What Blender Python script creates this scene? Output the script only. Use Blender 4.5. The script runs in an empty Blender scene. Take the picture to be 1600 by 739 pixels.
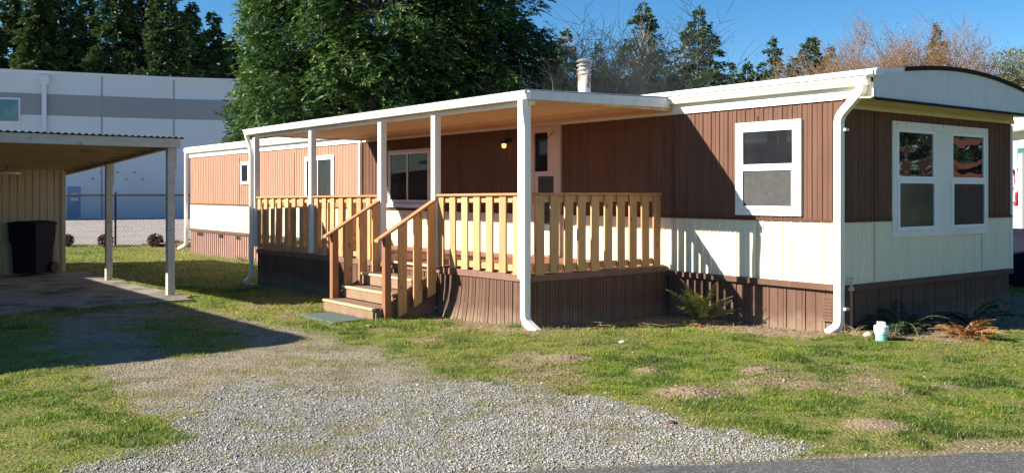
import bpy, bmesh, math, random
import numpy as np
from mathutils import Vector, Matrix
R = math.radians
rnd = random.Random(7)
sc = bpy.context.scene
COL = sc.collection

# ---------------------------------------------------------------- camera model (pixels of the 1600x739 photo)
FPX, HOR, EYE = 1400.0, 302.0, 1.62
CX = 3.93; CY = 10.60                                   # near corner of the mobile home
W_ = np.array([-0.6257, 0.7801])                        # along the long wall, away from the corner
M_ = np.array([-0.7801, -0.6257])                       # out of the long wall
F_ = np.array([0.805, 0.593]); F_ /= np.linalg.norm(F_) # along the end wall
NF = np.array([F_[1], -F_[0]])                          # out of the end wall
C0 = np.array([CX, CY])
def HP(u, v, z):
    p = C0 + u*W_ + v*M_
    return (p[0], p[1], z)
def FP(t, d, z):
    p = C0 + t*F_ + d*NF
    return (p[0], p[1], z)
N_ = -M_
def CP(n, w, z):
    p = n*N_ + w*W_
    return (p[0], p[1], z)
def upx(px, v=0.0):                                     # u of the long-wall line (offset v) seen at a column of the photo
    k = (px-800)/FPX
    b = C0 + v*M_
    return (b[0]-k*b[1])/(k*W_[1]-W_[0])
def tpx(px, d=0.0):
    k = (px-800)/FPX
    b = C0 + d*NF
    return (b[0]-k*b[1])/(k*F_[1]-F_[0])

# ---------------------------------------------------------------- value noise
def vnoise(x, y, s, seed=0):
    x = np.asarray(x, float)*s + 1000.3 + seed*17.17; y = np.asarray(y, float)*s + 1000.7 + seed*7.31
    xi = np.floor(x).astype(np.int64); yi = np.floor(y).astype(np.int64)
    fx = x-xi; fy = y-yi
    fx = fx*fx*(3-2*fx); fy = fy*fy*(3-2*fy)
    def h(a, b):
        n = (a*374761393 + b*668265263 + seed*974634777) & 0xffffffff
        n = ((n ^ (n >> 13))*1274126177) & 0xffffffff
        n = n ^ (n >> 16)
        return (n & 0xffff)/65535.0
    return (h(xi, yi)*(1-fx)+h(xi+1, yi)*fx)*(1-fy)+(h(xi, yi+1)*(1-fx)+h(xi+1, yi+1)*fx)*fy
def fbm(x, y, s, seed=0, o=3):
    t = 0; a = 1; n = 0
    for i in range(o):
        t = t+a*vnoise(x, y, s*2**i, seed+i); n += a; a *= .5
    return t/n
HY = [-400, 10.4, 11, 12.2, 15, 18, 28, 33, 900]
HZ = [0, 0, -.06, -.10, -.13, -.17, -.22, -.25, -.25]
MOUNDS = []   # (x, y, r, h)
def hz(x, y):
    x = np.asarray(x, float); y = np.asarray(y, float)
    z = np.interp(y, HY, HZ)
    amp = np.clip((y-6.0)/1.5, 0, 1)
    z = z + amp*(.035*(fbm(x, y, .9, 3)-.5)+.012*(fbm(x, y, 5, 9)-.5))
    return z
def sstep(a, b, x):
    t = np.clip((x-a)/(b-a), 0, 1); return t*t*(3-2*t)
def gp(px, py, z=None):                                  # ground point seen at a pixel
    zz = 0.0 if z is None else z
    for _ in range(12):
        Y = FPX*(EYE-zz)/(py-HOR); X = (px-800)/FPX*Y
        if z is None: zz = float(np.interp(Y, HY, HZ))
    return X, Y

# ---------------------------------------------------------------- object helpers
INV = {}
def tag(o, label=None, cat=None, group=None, kind=None):
    if label: o['label'] = label
    if cat: o['category'] = cat
    if group: o['group'] = group
    if kind: o['kind'] = kind
    return o
def thing(name, loc, rz, label, cat, group=None):
    o = bpy.data.objects.new(name, None); COL.objects.link(o)
    o.location = loc; o.rotation_euler = (0, 0, rz); o.empty_display_size = .2
    INV[o] = (Matrix.Translation(loc) @ Matrix.Rotation(rz, 4, 'Z')).inverted()
    return tag(o, label, cat, group)
def link(name, me, mats, parent=None, bevel=0, smooth=False):
    o = bpy.data.objects.new(name, me); COL.objects.link(o)
    for m in (mats if isinstance(mats, (list, tuple)) else [mats]): me.materials.append(m)
    if parent is not None:
        root = parent
        while root.parent: root = root.parent
        if root in INV: me.transform(INV[root])
        o.parent = parent
    if bevel:
        b = o.modifiers.new('bevel', 'BEVEL'); b.width = bevel; b.segments = 2; b.limit_method = 'ANGLE'
    if smooth: me.shade_smooth()
    return o
class MB:
    def __init__(s): s.v = []; s.f = []; s.m = []
    def add(s, vs, fs, mi=0):
        b = len(s.v); s.v += [tuple(p) for p in vs]; s.f += [tuple(b+i for i in f) for f in fs]; s.m += [mi]*len(fs)
    def box(s, fn, a0, a1, b0, b1, c0, c1, mi=0):
        vs = [fn(a, b, c) for a in (a0, a1) for b in (b0, b1) for c in (c0, c1)]
        s.add(vs, [(0, 1, 3, 2), (4, 6, 7, 5), (0, 4, 5, 1), (2, 3, 7, 6), (0, 2, 6, 4), (1, 5, 7, 3)], mi)
    def hexa(s, b4, t4, mi=0):
        s.add(list(b4)+list(t4), [(0, 1, 2, 3), (4, 5, 6, 7), (0, 1, 5, 4), (1, 2, 6, 5), (2, 3, 7, 6), (3, 0, 4, 7)], mi)
    def prism(s, p0, p1, mi=0):                          # two matching loops
        n = len(p0)
        s.add(list(p0)+list(p1), [tuple(range(n)), tuple(range(2*n-1, n-1, -1))]+[(i, (i+1) % n, n+(i+1) % n, n+i) for i in range(n)], mi)
    def tube(s, pts, r, n=8, mi=0, flat=1.0, up=(0, 0, 1)):
        pts = [Vector(p) for p in pts]; rs = r if isinstance(r, (list, tuple)) else [r]*len(pts)
        rings = []; prev = None
        for i, p in enumerate(pts):
            d = (pts[min(i+1, len(pts)-1)]-pts[max(i-1, 0)]).normalized()
            if prev is None:
                a = d.cross(Vector(up)); a = a if a.length > 1e-3 else d.cross(Vector((1, 0, 0)))
                a.normalize()
            else:
                a = (prev-d*prev.dot(d)).normalized()
            prev = a; b = d.cross(a)
            off = math.pi/n if n == 4 else 0
            rings.append([p+(a*math.cos(2*math.pi*k/n+off)+b*math.sin(2*math.pi*k/n+off)*flat)*rs[i] for k in range(n)])
        vs = [q for rg in rings for q in rg]; fs = []
        for i in range(len(pts)-1):
            for k in range(n): fs.append((i*n+k, i*n+(k+1) % n, (i+1)*n+(k+1) % n, (i+1)*n+k))
        fs.append(tuple(range(n))[::-1]); fs.append(tuple((len(pts)-1)*n+k for k in range(n)))
        s.add(vs, fs, mi)
    def lathe(s, c, prof, n=20, mi=0):
        vs = []; fs = []
        for (r, z) in prof:
            for k in range(n):
                a = 2*math.pi*k/n; vs.append((c[0]+r*math.cos(a), c[1]+r*math.sin(a), c[2]+z))
        for i in range(len(prof)-1):
            for k in range(n): fs.append((i*n+k, i*n+(k+1) % n, (i+1)*n+(k+1) % n, (i+1)*n+k))
        fs.append(tuple(range(n))[::-1]); fs.append(tuple((len(prof)-1)*n+k for k in range(n)))
        s.add(vs, fs, mi)
    def build(s, name, mats, parent=None, bevel=0, smooth=False, label=None):
        me = bpy.data.meshes.new(name); me.from_pydata(s.v, [], s.f); 
        me.polygons.foreach_set('material_index', s.m)
        bm = bmesh.new(); bm.from_mesh(me); bmesh.ops.recalc_face_normals(bm, faces=bm.faces); bm.to_mesh(me); bm.free()
        me.update()
        o = link(name, me, mats, parent, bevel, smooth)
        if label: o['label'] = label
        return o
def npmesh(name, V, Fq, mats, parent=None, mi=None, attr=None, smooth=False):
    V = np.asarray(V, np.float32); Fq = np.asarray(Fq, np.int32)
    k = Fq.shape[1]; me = bpy.data.meshes.new(name)
    me.vertices.add(len(V)); me.vertices.foreach_set('co', V.ravel())
    me.loops.add(Fq.size); me.loops.foreach_set('vertex_index', Fq.ravel())
    me.polygons.add(len(Fq)); me.polygons.foreach_set('loop_start', np.arange(0, Fq.size, k, dtype=np.int32))
    me.polygons.foreach_set('loop_total', np.full(len(Fq), k, np.int32))
    if mi is not None: me.polygons.foreach_set('material_index', np.asarray(mi, np.int32))
    if smooth: me.polygons.foreach_set('use_smooth', np.ones(len(Fq), bool))
    me.update(calc_edges=True)
    if attr:
        for an, (dom, dat) in attr.items():
            a = me.attributes.new(an, 'FLOAT', dom); a.data.foreach_set('value', np.asarray(dat, np.float32).ravel())
    return link(name, me, mats, parent)

# ---------------------------------------------------------------- materials
def nt(name):
    m = bpy.data.materials.new(name); m.use_nodes = True
    t = m.node_tree; b = t.nodes['Principled BSDF']; return m, t, b
def nd(t, ty, **kw):
    n = t.nodes.new(ty)
    for k, v in kw.items():
        if hasattr(n, k): setattr(n, k, v)
        else: n.inputs[k].default_value = v
    return n
def ramp(t, fac, stops):
    r = t.nodes.new('ShaderNodeValToRGB'); e = r.color_ramp.elements
    while len(e) < len(stops): e.new(.5)
    for i, (p, c) in enumerate(stops):
        e[i].position = p; e[i].color = (c[0], c[1], c[2], 1)
    t.links.new(fac, r.inputs[0]); return r.outputs[0]
def mixc(t, fac, a, b, mode='MIX'):
    m = t.nodes.new('ShaderNodeMix'); m.data_type = 'RGBA'; m.blend_type = mode
    for s, v in ((0, fac), (6, a), (7, b)):
        if isinstance(v, (int, float)): m.inputs[s].default_value = v
        elif isinstance(v, tuple): m.inputs[s].default_value = (v[0], v[1], v[2], 1)
        else: t.links.new(v, m.inputs[s])
    return m.outputs[2]
def noise(t, scale, detail=4, stretch=(1, 1, 1), rough=.55, co='Object'):
    tc = t.nodes.new('ShaderNodeTexCoord'); mp = t.nodes.new('ShaderNodeMapping'); mp.inputs['Scale'].default_value = stretch
    n = nd(t, 'ShaderNodeTexNoise', Scale=scale, Detail=detail, Roughness=rough)
    t.links.new(tc.outputs[co], mp.inputs[0]); t.links.new(mp.outputs[0], n.inputs['Vector']); return n.outputs[0]
def bump(t, b, h, strength=.3, dist=.01):
    n = nd(t, 'ShaderNodeBump', Strength=strength, Distance=dist); t.links.new(h, n.inputs['Height']); t.links.new(n.outputs[0], b.inputs['Normal'])
def paint(name, c, rough=.5, var=.12, scale=3, stretch=(1, 1, 1), dirt=None, dscale=1.2, dlo=.55, dhi=.75, bs=.15, metal=0, fine=60, spec=.4, splash=None):
    m, t, b = nt(name)
    n = noise(t, scale, 5, stretch)
    a = tuple(x*(1-var) for x in c); d = tuple(min(1, x*(1+var)) for x in c)
    col = ramp(t, n, [(.3, a), (.7, d)])
    if dirt:
        n2 = noise(t, dscale, 8, stretch, .7)
        f = ramp(t, n2, [(dlo, (0, 0, 0)), (dhi, (1, 1, 1))])
        col = mixc(t, f, col, dirt)
    t.links.new(col, b.inputs['Base Color']); b.inputs['Roughness'].default_value = rough; b.inputs['Metallic'].default_value = metal
    b.inputs['Specular IOR Level'].default_value = spec
    if splash:
        tc = t.nodes.new('ShaderNodeTexCoord'); sx = t.nodes.new('ShaderNodeSeparateXYZ'); t.links.new(tc.outputs['Object'], sx.inputs[0])
        ma = nd(t, 'ShaderNodeMath', operation='MULTIPLY_ADD'); t.links.new(noise(t, 5, 5), ma.inputs[0]); ma.inputs[1].default_value = -.45; zz9 = nd(t, 'ShaderNodeMath', operation='ADD'); zz9.inputs[1].default_value = .30; t.links.new(sx.outputs[2], zz9.inputs[0]); t.links.new(zz9.outputs[0], ma.inputs[2])
        col = mixc(t, ramp(t, ma.outputs[0], [(.0, (.6, .6, .6)), (.24, (0, 0, 0))]), col, splash); t.links.new(col, b.inputs['Base Color'])
    bump(t, b, noise(t, fine, 3), bs, .004)
    return m
def wood(name, c1, c2, knot, along=(1, 1, 1), scale=6, rough=.7, knots=True):
    m, t, b = nt(name)
    st = tuple(.12 if a else 1 for a in along)
    g = noise(t, scale*4, 6, st, .65)
    oi = t.nodes.new('ShaderNodeObjectInfo')
    col = ramp(t, g, [(.3, c1), (.7, c2)])
    v = nd(t, 'ShaderNodeHueSaturation'); mr = nd(t, 'ShaderNodeMapRange'); mr.inputs[3].default_value = .78; mr.inputs[4].default_value = 1.14
    t.links.new(oi.outputs['Random'], mr.inputs[0]); t.links.new(mr.outputs[0], v.inputs['Value']); t.links.new(col, v.inputs['Color']); col = v.outputs[0]
    if knots:
        tc = t.nodes.new('ShaderNodeTexCoord'); mp = t.nodes.new('ShaderNodeMapping')
        mp.inputs['Scale'].default_value = tuple(.55 if a else 1.6 for a in along)
        av = nd(t, 'ShaderNodeVectorMath', operation='ADD'); t.links.new(tc.outputs['Object'], av.inputs[0])
        t.links.new(oi.outputs['Random'], av.inputs[1])
        t.links.new(av.outputs[0], mp.inputs[0])
        vo = nd(t, 'ShaderNodeTexVoronoi', Scale=5.0); t.links.new(mp.outputs[0], vo.inputs['Vector'])
        f = ramp(t, vo.outputs['Distance'], [(.05, (1, 1, 1)), (.16, (0, 0, 0))])
        col = mixc(t, f, col, knot)
    t.links.new(col, b.inputs['Base Color']); b.inputs['Roughness'].default_value = rough
    bump(t, b, g, .35, .004)
    return m
def leafmat(name, dark, light, tip=None, trans=.25, rough=.55):
    m, t, b = nt(name)
    a = t.nodes.new('ShaderNodeAttribute'); a.attribute_name = 'tone'
    st = [(0, dark), (.75, light)] + ([(1, tip)] if tip else [])
    col = ramp(t, a.outputs['Fac'], st)
    t.links.new(col, b.inputs['Base Color']); b.inputs['Roughness'].default_value = rough
    b.inputs['Specular IOR Level'].default_value = .3
    tr = t.nodes.new('ShaderNodeBsdfTranslucent'); t.links.new(col, tr.inputs[0])
    mx = t.nodes.new('ShaderNodeMixShader'); mx.inputs[0].default_value = trans
    t.links.new(b.outputs[0], mx.inputs[1]); t.links.new(tr.outputs[0], mx.inputs[2])
    t.links.new(mx.outputs[0], t.nodes['Material Output'].inputs[0])
    return m

MW = paint('white_paint', (.76, .75, .70), .6, .06, 2, dirt=(.42, .40, .35), dscale=9, dlo=.58, dhi=.8)
MWV = paint('white_vinyl', (.80, .80, .80), .35, .03, 2)
MPOST = paint('white_post_paint', (.74, .73, .70), .65, .06, 2, (1, 1, .4), dirt=(.40, .35, .29), dscale=9, dlo=.6, dhi=.76)
MGUT = paint('gutter_paint', (.80, .78, .70), .35, .04, 2, dirt=(.6, .57, .48), dscale=4, dlo=.6, dhi=.9)
MROOF = paint('white_roof_coating', (.78, .78, .76), .6, .06, 3, dirt=(.5, .5, .48), dscale=2.5, dlo=.6, dhi=.8)
MCREAM = paint('cream_siding', (.76, .70, .52), .55, .06, 1.5, (6, 6, .4), dirt=(.56, .50, .38), dscale=3, dlo=.52, dhi=.85)
MBROWN = paint('brown_siding', (.138, .072, .049), .8, .2, 1.6, (5, 5, .5), dirt=(.165, .075, .045), dscale=2, dlo=.5, dhi=.8, spec=.15)
MFADE = paint('faded_brown_siding', (.40, .228, .155), .8, .12, 2, (5, 5, .4), dirt=(.52, .29, .19), dscale=2, dlo=.5, dhi=.8, spec=.2)
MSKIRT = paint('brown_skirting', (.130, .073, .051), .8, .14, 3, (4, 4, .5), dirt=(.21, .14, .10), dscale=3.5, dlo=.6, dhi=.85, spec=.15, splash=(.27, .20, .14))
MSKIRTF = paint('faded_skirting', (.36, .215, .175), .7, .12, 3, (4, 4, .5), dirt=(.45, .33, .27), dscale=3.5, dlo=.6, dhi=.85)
MTRIM = paint('brown_trim', (.10, .042, .028), .7, .12, 4, spec=.2)
MDARK = paint('dark_edge_trim', (.012, .010, .012), .95, .3, 8, dirt=(.06, .055, .06), dscale=9, dlo=.65, dhi=.75)
MYEL = paint('cream_soffit', (.56, .50, .27), .55, .06, 3)
MGREYF = paint('pale_gable_panel', (.60, .63, .62), .5, .04, 2, (6, 6, .4), dirt=(.48, .5, .5), dscale=3, dlo=.6, dhi=.9)
MPINE = wood('pine_picket', (.46, .235, .095), (.61, .35, .15), (.16, .07, .03), (0, 0, 1))
MCEDAR = wood('cedar_rail', (.41, .185, .07), (.53, .26, .11), (.15, .06, .03), (1, 1, 0), knots=False)
MNEWEL = wood('stained_post', (.21, .085, .035), (.30, .13, .055), (.1, .05, .02), (0, 0, 1), knots=False)
MDECK = wood('stained_deck', (.26, .085, .045), (.38, .14, .075), (.1, .05, .03), (1, 0, 1), knots=False)
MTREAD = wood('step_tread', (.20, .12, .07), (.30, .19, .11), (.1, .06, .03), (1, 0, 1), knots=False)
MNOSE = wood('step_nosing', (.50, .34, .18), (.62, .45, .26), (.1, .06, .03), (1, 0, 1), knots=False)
MCARP = paint('weathered_white_wood', (.56, .52, .44), .75, .10, 5, (.6, .6, 2), dirt=(.25, .21, .15), dscale=7, dlo=.58, dhi=.72, bs=.4)
MCARU = paint('weathered_roof_boards', (.36, .29, .18), .8, .18, 4, (1, .3, 1), dirt=(.14, .10, .06), dscale=4, dlo=.55, dhi=.75, bs=.4)
MSHED = paint('beige_shed_siding', (.46, .40, .27), .7, .06, 2, (4, 4, .4), dirt=(.33, .28, .18), dscale=3, dlo=.6, dhi=.85)
MBIN = paint('navy_bin_plastic', (.011, .014, .026), .8, .15, 5, spec=.12)
MBLACK = paint('black_metal', (.012, .012, .013), .45, .1, 5)
MCONC = paint('carport_concrete', (.29, .255, .20), .9, .16, 1.6, (1, 1, 1), dirt=(.085, .075, .06), dscale=1.3, dlo=.47, dhi=.62, bs=.5, spec=.2)
MTIN = paint('corrugated_metal', (.40, .41, .42), .4, .15, 4, metal=.6, dirt=(.22, .17, .13), dscale=3, dlo=.55, dhi=.75)
MLINER = paint('white_screen_door', (.66, .50, .42), .5, .06, 3)
MMAT = paint('green_doormat', (.085, .115, .105), .95, .15, 20, bs=.8)
def ceilmat():
    m, t, b = nt('pine_ceiling')
    g = noise(t, 22, 6, (.12, 1, 1), .65)
    col = ramp(t, g, [(.3, (.54, .33, .15)), (.7, (.72, .48, .25))])
    tc = t.nodes.new('ShaderNodeTexCoord'); sx = t.nodes.new('ShaderNodeSeparateXYZ'); t.links.new(tc.outputs['Object'], sx.inputs[0])
    mm = nd(t, 'ShaderNodeMath', operation='MULTIPLY'); mm.inputs[1].default_value = 1/.19; t.links.new(sx.outputs[1], mm.inputs[0])
    fl = nd(t, 'ShaderNodeMath', operation='FLOOR'); t.links.new(mm.outputs[0], fl.inputs[0])
    fr = nd(t, 'ShaderNodeMath', operation='FRACT'); t.links.new(mm.outputs[0], fr.inputs[0])
    wn = t.nodes.new('ShaderNodeTexWhiteNoise'); wn.noise_dimensions = '1D'; t.links.new(fl.outputs[0], wn.inputs['W'])
    hv = t.nodes.new('ShaderNodeHueSaturation'); mr = t.nodes.new('ShaderNodeMapRange'); mr.inputs[3].default_value = .75; mr.inputs[4].default_value = 1.1
    t.links.new(wn.outputs[0], mr.inputs[0]); t.links.new(mr.outputs[0], hv.inputs['Value']); t.links.new(col, hv.inputs['Color'])
    gap = ramp(t, fr.outputs[0], [(.0, (1, 1, 1)), (.05, (0, 0, 0))])
    c2 = mixc(t, gap, hv.outputs[0], (.14, .06, .02))
    vo = nd(t, 'ShaderNodeTexVoronoi', Scale=3.3); mp = t.nodes.new('ShaderNodeMapping'); mp.inputs['Scale'].default_value = (.7, 1.5, 1)
    t.links.new(tc.outputs['Object'], mp.inputs[0]); t.links.new(mp.outputs[0], vo.inputs['Vector'])
    f = ramp(t, vo.outputs['Distance'], [(.06, (1, 1, 1)), (.14, (0, 0, 0))])
    c3 = mixc(t, f, c2, (.22, .09, .03))
    t.links.new(c3, b.inputs['Base Color']); b.inputs['Roughness'].default_value = .65
    return m
MCEIL = ceilmat()
def glassmat(name, col, rough=.03, wav=.0, spec=.8):
    m, t, b = nt(name)
    n = noise(t, 1.6, 3, (1, 1, .6))
    c = ramp(t, n, [(.35, col), (.7, tuple(x*2.2+.004 for x in col))])
    t.links.new(c, b.inputs['Base Color']); b.inputs['Roughness'].default_value = rough
    b.inputs['IOR'].default_value = 1.3 if spec < .4 else 1.6; b.inputs['Specular IOR Level'].default_value = spec
    if wav: bump(t, b, noise(t, 1.5, 1.0, (1, 1, 2.2)), 1.0, wav)
    return m
MGLASS = glassmat('window_glass', (.010, .011, .013), .03, 0, .35)
MGLASSF = glassmat('mirroring_window_glass', (.010, .010, .012), .02, .02, 1.0)
MSCREEN = paint('insect_screen', (.055, .053, .052), .8, .2, 14, bs=.3, fine=120)
MSEAM = paint('grimy_seam', (.40, .37, .29), .8, .15)
MRUB = paint('rubber', (.02, .02, .02), .8, .1)
def flue():
    m, t, b = nt('flue_metal')
    n = noise(t, 9, 5)
    c = ramp(t, n, [(.3, (.50, .48, .44)), (.7, (.68, .66, .62))])
    n2 = noise(t, 3.2, 3, (1, 1, .8))
    f = ramp(t, n2, [(.55, (0, 0, 0)), (.57, (1, 1, 1))])
    c = mixc(t, f, c, (.48, .16, .07))
    t.links.new(c, b.inputs['Base Color']); b.inputs['Roughness'].default_value = .55; b.inputs['Metallic'].default_value = .1
    return m
MFLUE = flue()
def emis(name, c, s):
    m, t, b = nt(name); b.inputs['Base Color'].default_value = (c[0], c[1], c[2], 1)
    b.inputs['Emission Color'].default_value = (c[0], c[1], c[2], 1); b.inputs['Emission Strength'].default_value = s; return m
# ================================================================ THE MOBILE HOME
HA = math.atan2(W_[1], W_[0])
ZT, ZM, ZS = 2.725, 1.294, .529
UL = 22.4; WF = 4.16
home = thing('mobile_home', HP(0, 0, 0), HA, 'long brown and cream mobile home with a bowed white roof behind the porch', 'mobile home')
def ribs(fn, a0, a1, z0, z1, pitch, mb, base=.0, dep=.012, gw=.022, mid=True, zb=None):
    """vertical ribbed metal sheet: closed at the back 1 cm into the wall"""
    pr = []; a = a0
    while a < a1-1e-6:
        e = min(a+pitch, a1)
        pr += [(a, base), (min(a+gw*.35, e), base+dep), (min(a+gw, e), base+dep), (min(a+gw*1.35, e), base)]
        if mid and a+pitch*.55 < e: pr += [(a+pitch*.5, base), (a+pitch*.5+.006, base-dep*.45), (a+pitch*.5+.012, base)]
        pr.append((e, base)); a = e
    vs = []; fs = []
    for i, (p, d) in enumerate(pr): vs += [fn(p, d, z0 if zb is None else zb(p)), fn(p, d, z1)]
    for i in range(len(pr)-1): fs.append((2*i, 2*i+2, 2*i+3, 2*i+1))
    mb.add(vs, fs)
def ribpart(name, fn, a0, a1, z0, z1, pitch, mat, parent, label=None, **k):
    mb = MB(); ribs(fn, a0, a1, z0, z1, pitch, mb, **k)
    me = bpy.data.meshes.new(name); me.from_pydata(mb.v, [], mb.f); me.update()
    o = link(name, me, mat, parent)
    if label: o['label'] = label
    return o
# core so the box is a closed volume
core = MB()
ca = C0+np.array(F_)*WF
q = [C0-M_*.012+F_*.0+W_*.012, C0+W_*(UL-.01)-M_*.012, C0+W_*(UL-.01)+F_*WF-F_*.01, C0+F_*(WF-.01)+W_*.012]
core.hexa([(p[0], p[1], ZS-.03) for p in q], [(p[0], p[1], 2.9) for p in q])
q = [C0-M_*.12+F_*.0+W_*.12, C0+W_*(UL-.1)-M_*.12, C0+W_*(UL-.1)+F_*WF-F_*.1, C0+F_*(WF-.1)+W_*.12]
core.hexa([(p[0], p[1], -.3) for p in q], [(p[0], p[1], ZS-.031) for p in q]); core.build('wall_frame', MTRIM, home)
US = upx(565)                                            # joint between near and far section
ribpart('upper_siding', HP, 0, US, ZM, ZT, .14, MBROWN, home, 'dark brown ribbed siding of the near section')
ribpart('upper_siding', HP, US, UL, ZM, ZT, .14, MFADE, home, 'faded salmon brown ribbed siding of the far section')
ribpart('lower_siding', HP, 0, UL, ZS, ZM-.02, .14, MCREAM, home, 'cream ribbed siding along the long side')
ribpart('upper_siding', FP, 0, WF, ZM, ZT, .14, MBROWN, home, 'shaded dark brown siding of the end wall')
ribpart('lower_siding', FP, 0, WF, ZS, ZM-.02, .14, MCREAM, home, 'shaded cream siding of the end wall')
mb = MB(); mb.box(HP, .02, UL, .0, .022, ZM-.022, ZM+.012); mb.box(FP, .02, WF, .0, .022, ZM-.022, ZM+.012); mb.build('belt_trim', MTRIM, home)
mb = MB(); mb.box(HP, -.016, .03, -.016, .018, ZS, ZM-.023); mb.build('corner_trim', MCREAM, home)
mb = MB(); mb.box(HP, -.016, .03, -.016, .018, ZM-.02, ZT-.05); mb.build('corner_trim', MTRIM, home)
mb = MB(); mb.box(FP, WF-.03, WF+.02, -.02, .018, ZS, ZT-.12); mb.build('corner_trim', MWV, home)
for (fn_, a_, lb_) in ((HP, 1.22, 0), (HP, 2.62, 0), (HP, 9.2, 0), (HP, 14.9, 0), (HP, 18.4, 0), (FP, 3.28, 0), (FP, .62, 0)):
    mb = MB(); mb.box(fn_, a_-.004, a_+.004, .011, .0155, ZS+.01, ZM-.025); mb.build('panel_seam', MSEAM, home)
    mb = MB(); mb.box(fn_, a_-.005, a_+.005, .011, .0155, ZM+.015, ZT-.11); mb.build('panel_seam', MTRIM, home)
# skirting
def skz(fn):
    def f(a):
        p = fn(a, 0, 0); return float(np.interp(p[1], HY, HZ))-.12
    return f
def skirt(fn, a0, a1, z1, name, mat, parent, pitch=.27, off=-.03, label=None, lean=None):
    mb = MB(); a = a0; k = 0
    zb = skz(fn)
    while a < a1-1e-3:
        e = min(a+pitch*rnd.uniform(.94, 1.06), a1)
        o1 = off+rnd.uniform(-.004, .004)
        l0 = lean(a) if lean else 0; l1 = lean(e) if lean else 0
        rows = 5
        def col(p, d, l):
            out = []
            for r_ in range(rows):
                h = r_/(rows-1); z = z1+(zb(p)-z1)*h
                out.append(fn(p, d+l*h**2.2, z))
            return out
        cols = []
        seq = [(a+.006, -.02), (a+.007, .0), (a+.045, .0), (a+.05, -.018), (a+.055, -.004), ((a+e)/2-.004, -.004), ((a+e)/2, -.014), ((a+e)/2+.004, -.004), (e-.004, -.004), (e, -.02)]
        for (p, d) in seq:
            p = min(p, e); l = l0+(l1-l0)*(p-a)/max(e-a, 1e-4)
            cols.append(col(p, o1+d, l))
        vs = [q for c in cols for q in c]; fs = []
        for i in range(len(cols)-1):
            for r_ in range(rows-1): fs.append((i*rows+r_, (i+1)*rows+r_, (i+1)*rows+r_+1, i*rows+r_+1))
        mb.add(vs, fs); a = e; k += 1
    me = bpy.data.meshes.new(name); me.from_pydata(mb.v, [], mb.f); me.update()
    o = link(name, me, mat, parent)
    if label: o['label'] = label
    return o
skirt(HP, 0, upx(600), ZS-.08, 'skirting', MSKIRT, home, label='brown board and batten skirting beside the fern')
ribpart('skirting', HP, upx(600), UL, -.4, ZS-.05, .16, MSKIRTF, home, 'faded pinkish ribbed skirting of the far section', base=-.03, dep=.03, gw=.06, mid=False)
skirt(FP, 0, WF, ZS-.08, 'skirting', MSKIRT, home, label='dark shaded skirting of the end wall')
mb = MB(); mb.box(HP, .0, UL, -.012, .03, ZS-.075, ZS-.004); mb.box(FP, -.03, WF+.02, -.012, .03, ZS-.075, ZS-.004); mb.build('skirt_cap', MSKIRT, home, bevel=.004)
# small holes/vents in the far skirting + louvre near the corner
for px_, w_ in ((318, .5), (348, .28), (376, .3)):
    u0 = upx(px_); mb = MB(); mb.box(HP, u0, u0+w_, -.02, .014, .33, .42); mb.build('skirt_vent', MDARK, home, bevel=.01)
mb = MB(); u0 = upx(1303)
mb.box(HP, u0, u0+.16, -.01, .006, .08, .40)
for k in range(7): mb.box(HP, u0+.02, u0+.14, .006, .014, .11+k*.04, .13+k*.04)
mb.build('skirt_vent', MSKIRT, home, bevel=.003)
# roof
RT = [-.14, .5, 1.3, 1.85, 2.4, 2.9, 3.55, 3.95, WF+.18]
RZ = [3.02, 3.10, 3.175, 3.188, 3.182, 3.145, 3.05, 2.98, 2.92]
ts = np.linspace(RT[0], RT[-1], 41)
cf = np.polyfit(RT, RZ, 4); zz = np.polyval(cf, ts)
def RP(t, u, z):                                         # roof frame: t across, u along the length (front edge at the end-wall overhang)
    p = C0+t*F_+NF*.45+W_*u
    return (p[0], p[1], z)
ULR = UL+.55
mb = MB(); n = len(ts)
ring0 = [RP(t, .0, z) for t, z in zip(ts, zz)]; ring1 = [RP(t, ULR, z) for t, z in zip(ts, zz)]
low0 = [RP(t, .0, z-.05) for t, z in zip(ts, zz)]; low1 = [RP(t, ULR, z-.05) for t, z in zip(ts, zz)]
mb.prism(ring0+low0[::-1], ring1+low1[::-1]); roof = mb.build('roof', MROOF, home)
mb = MB()
a = [RP(t, -.015, z+.006) for t, z in zip(ts[6:], zz[6:])]; b_ = [RP(t, -.015, z-.048) for t, z in zip(ts[6:], zz[6:])]
c_ = [RP(t, .03, z+.006) for t, z in zip(ts[6:], zz[6:])]; d_ = [RP(t, .03, z-.048) for t, z in zip(ts[6:], zz[6:])]
mb.prism(a+b_[::-1], c_+d_[::-1]); mb.build('roof_edge_trim', MDARK, roof)
mb = MB(); mb.box(RP, -.12, WF+.1, -.012, .03, 2.685, 2.712); mb.build('roof_edge_trim', MDARK, roof)
# gable panel, ribbed
vs = []; fs = []; tt = np.arange(-.11, WF+.12, .0175)
for i, t in enumerate(tt):
    d = .004 if (i % 8) == 0 else .0
    z = float(np.polyval(cf, t))-.045
    vs += [RP(t, .012-d*1.5, 2.712), RP(t, .012-d*1.5, z)]
me = bpy.data.meshes.new('gable_panel'); me.from_pydata(vs, [], [(2*i, 2*i+2, 2*i+3, 2*i+1) for i in range(len(tt)-1)]); me.update()
link('gable_panel', me, MGREYF, home)
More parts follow.
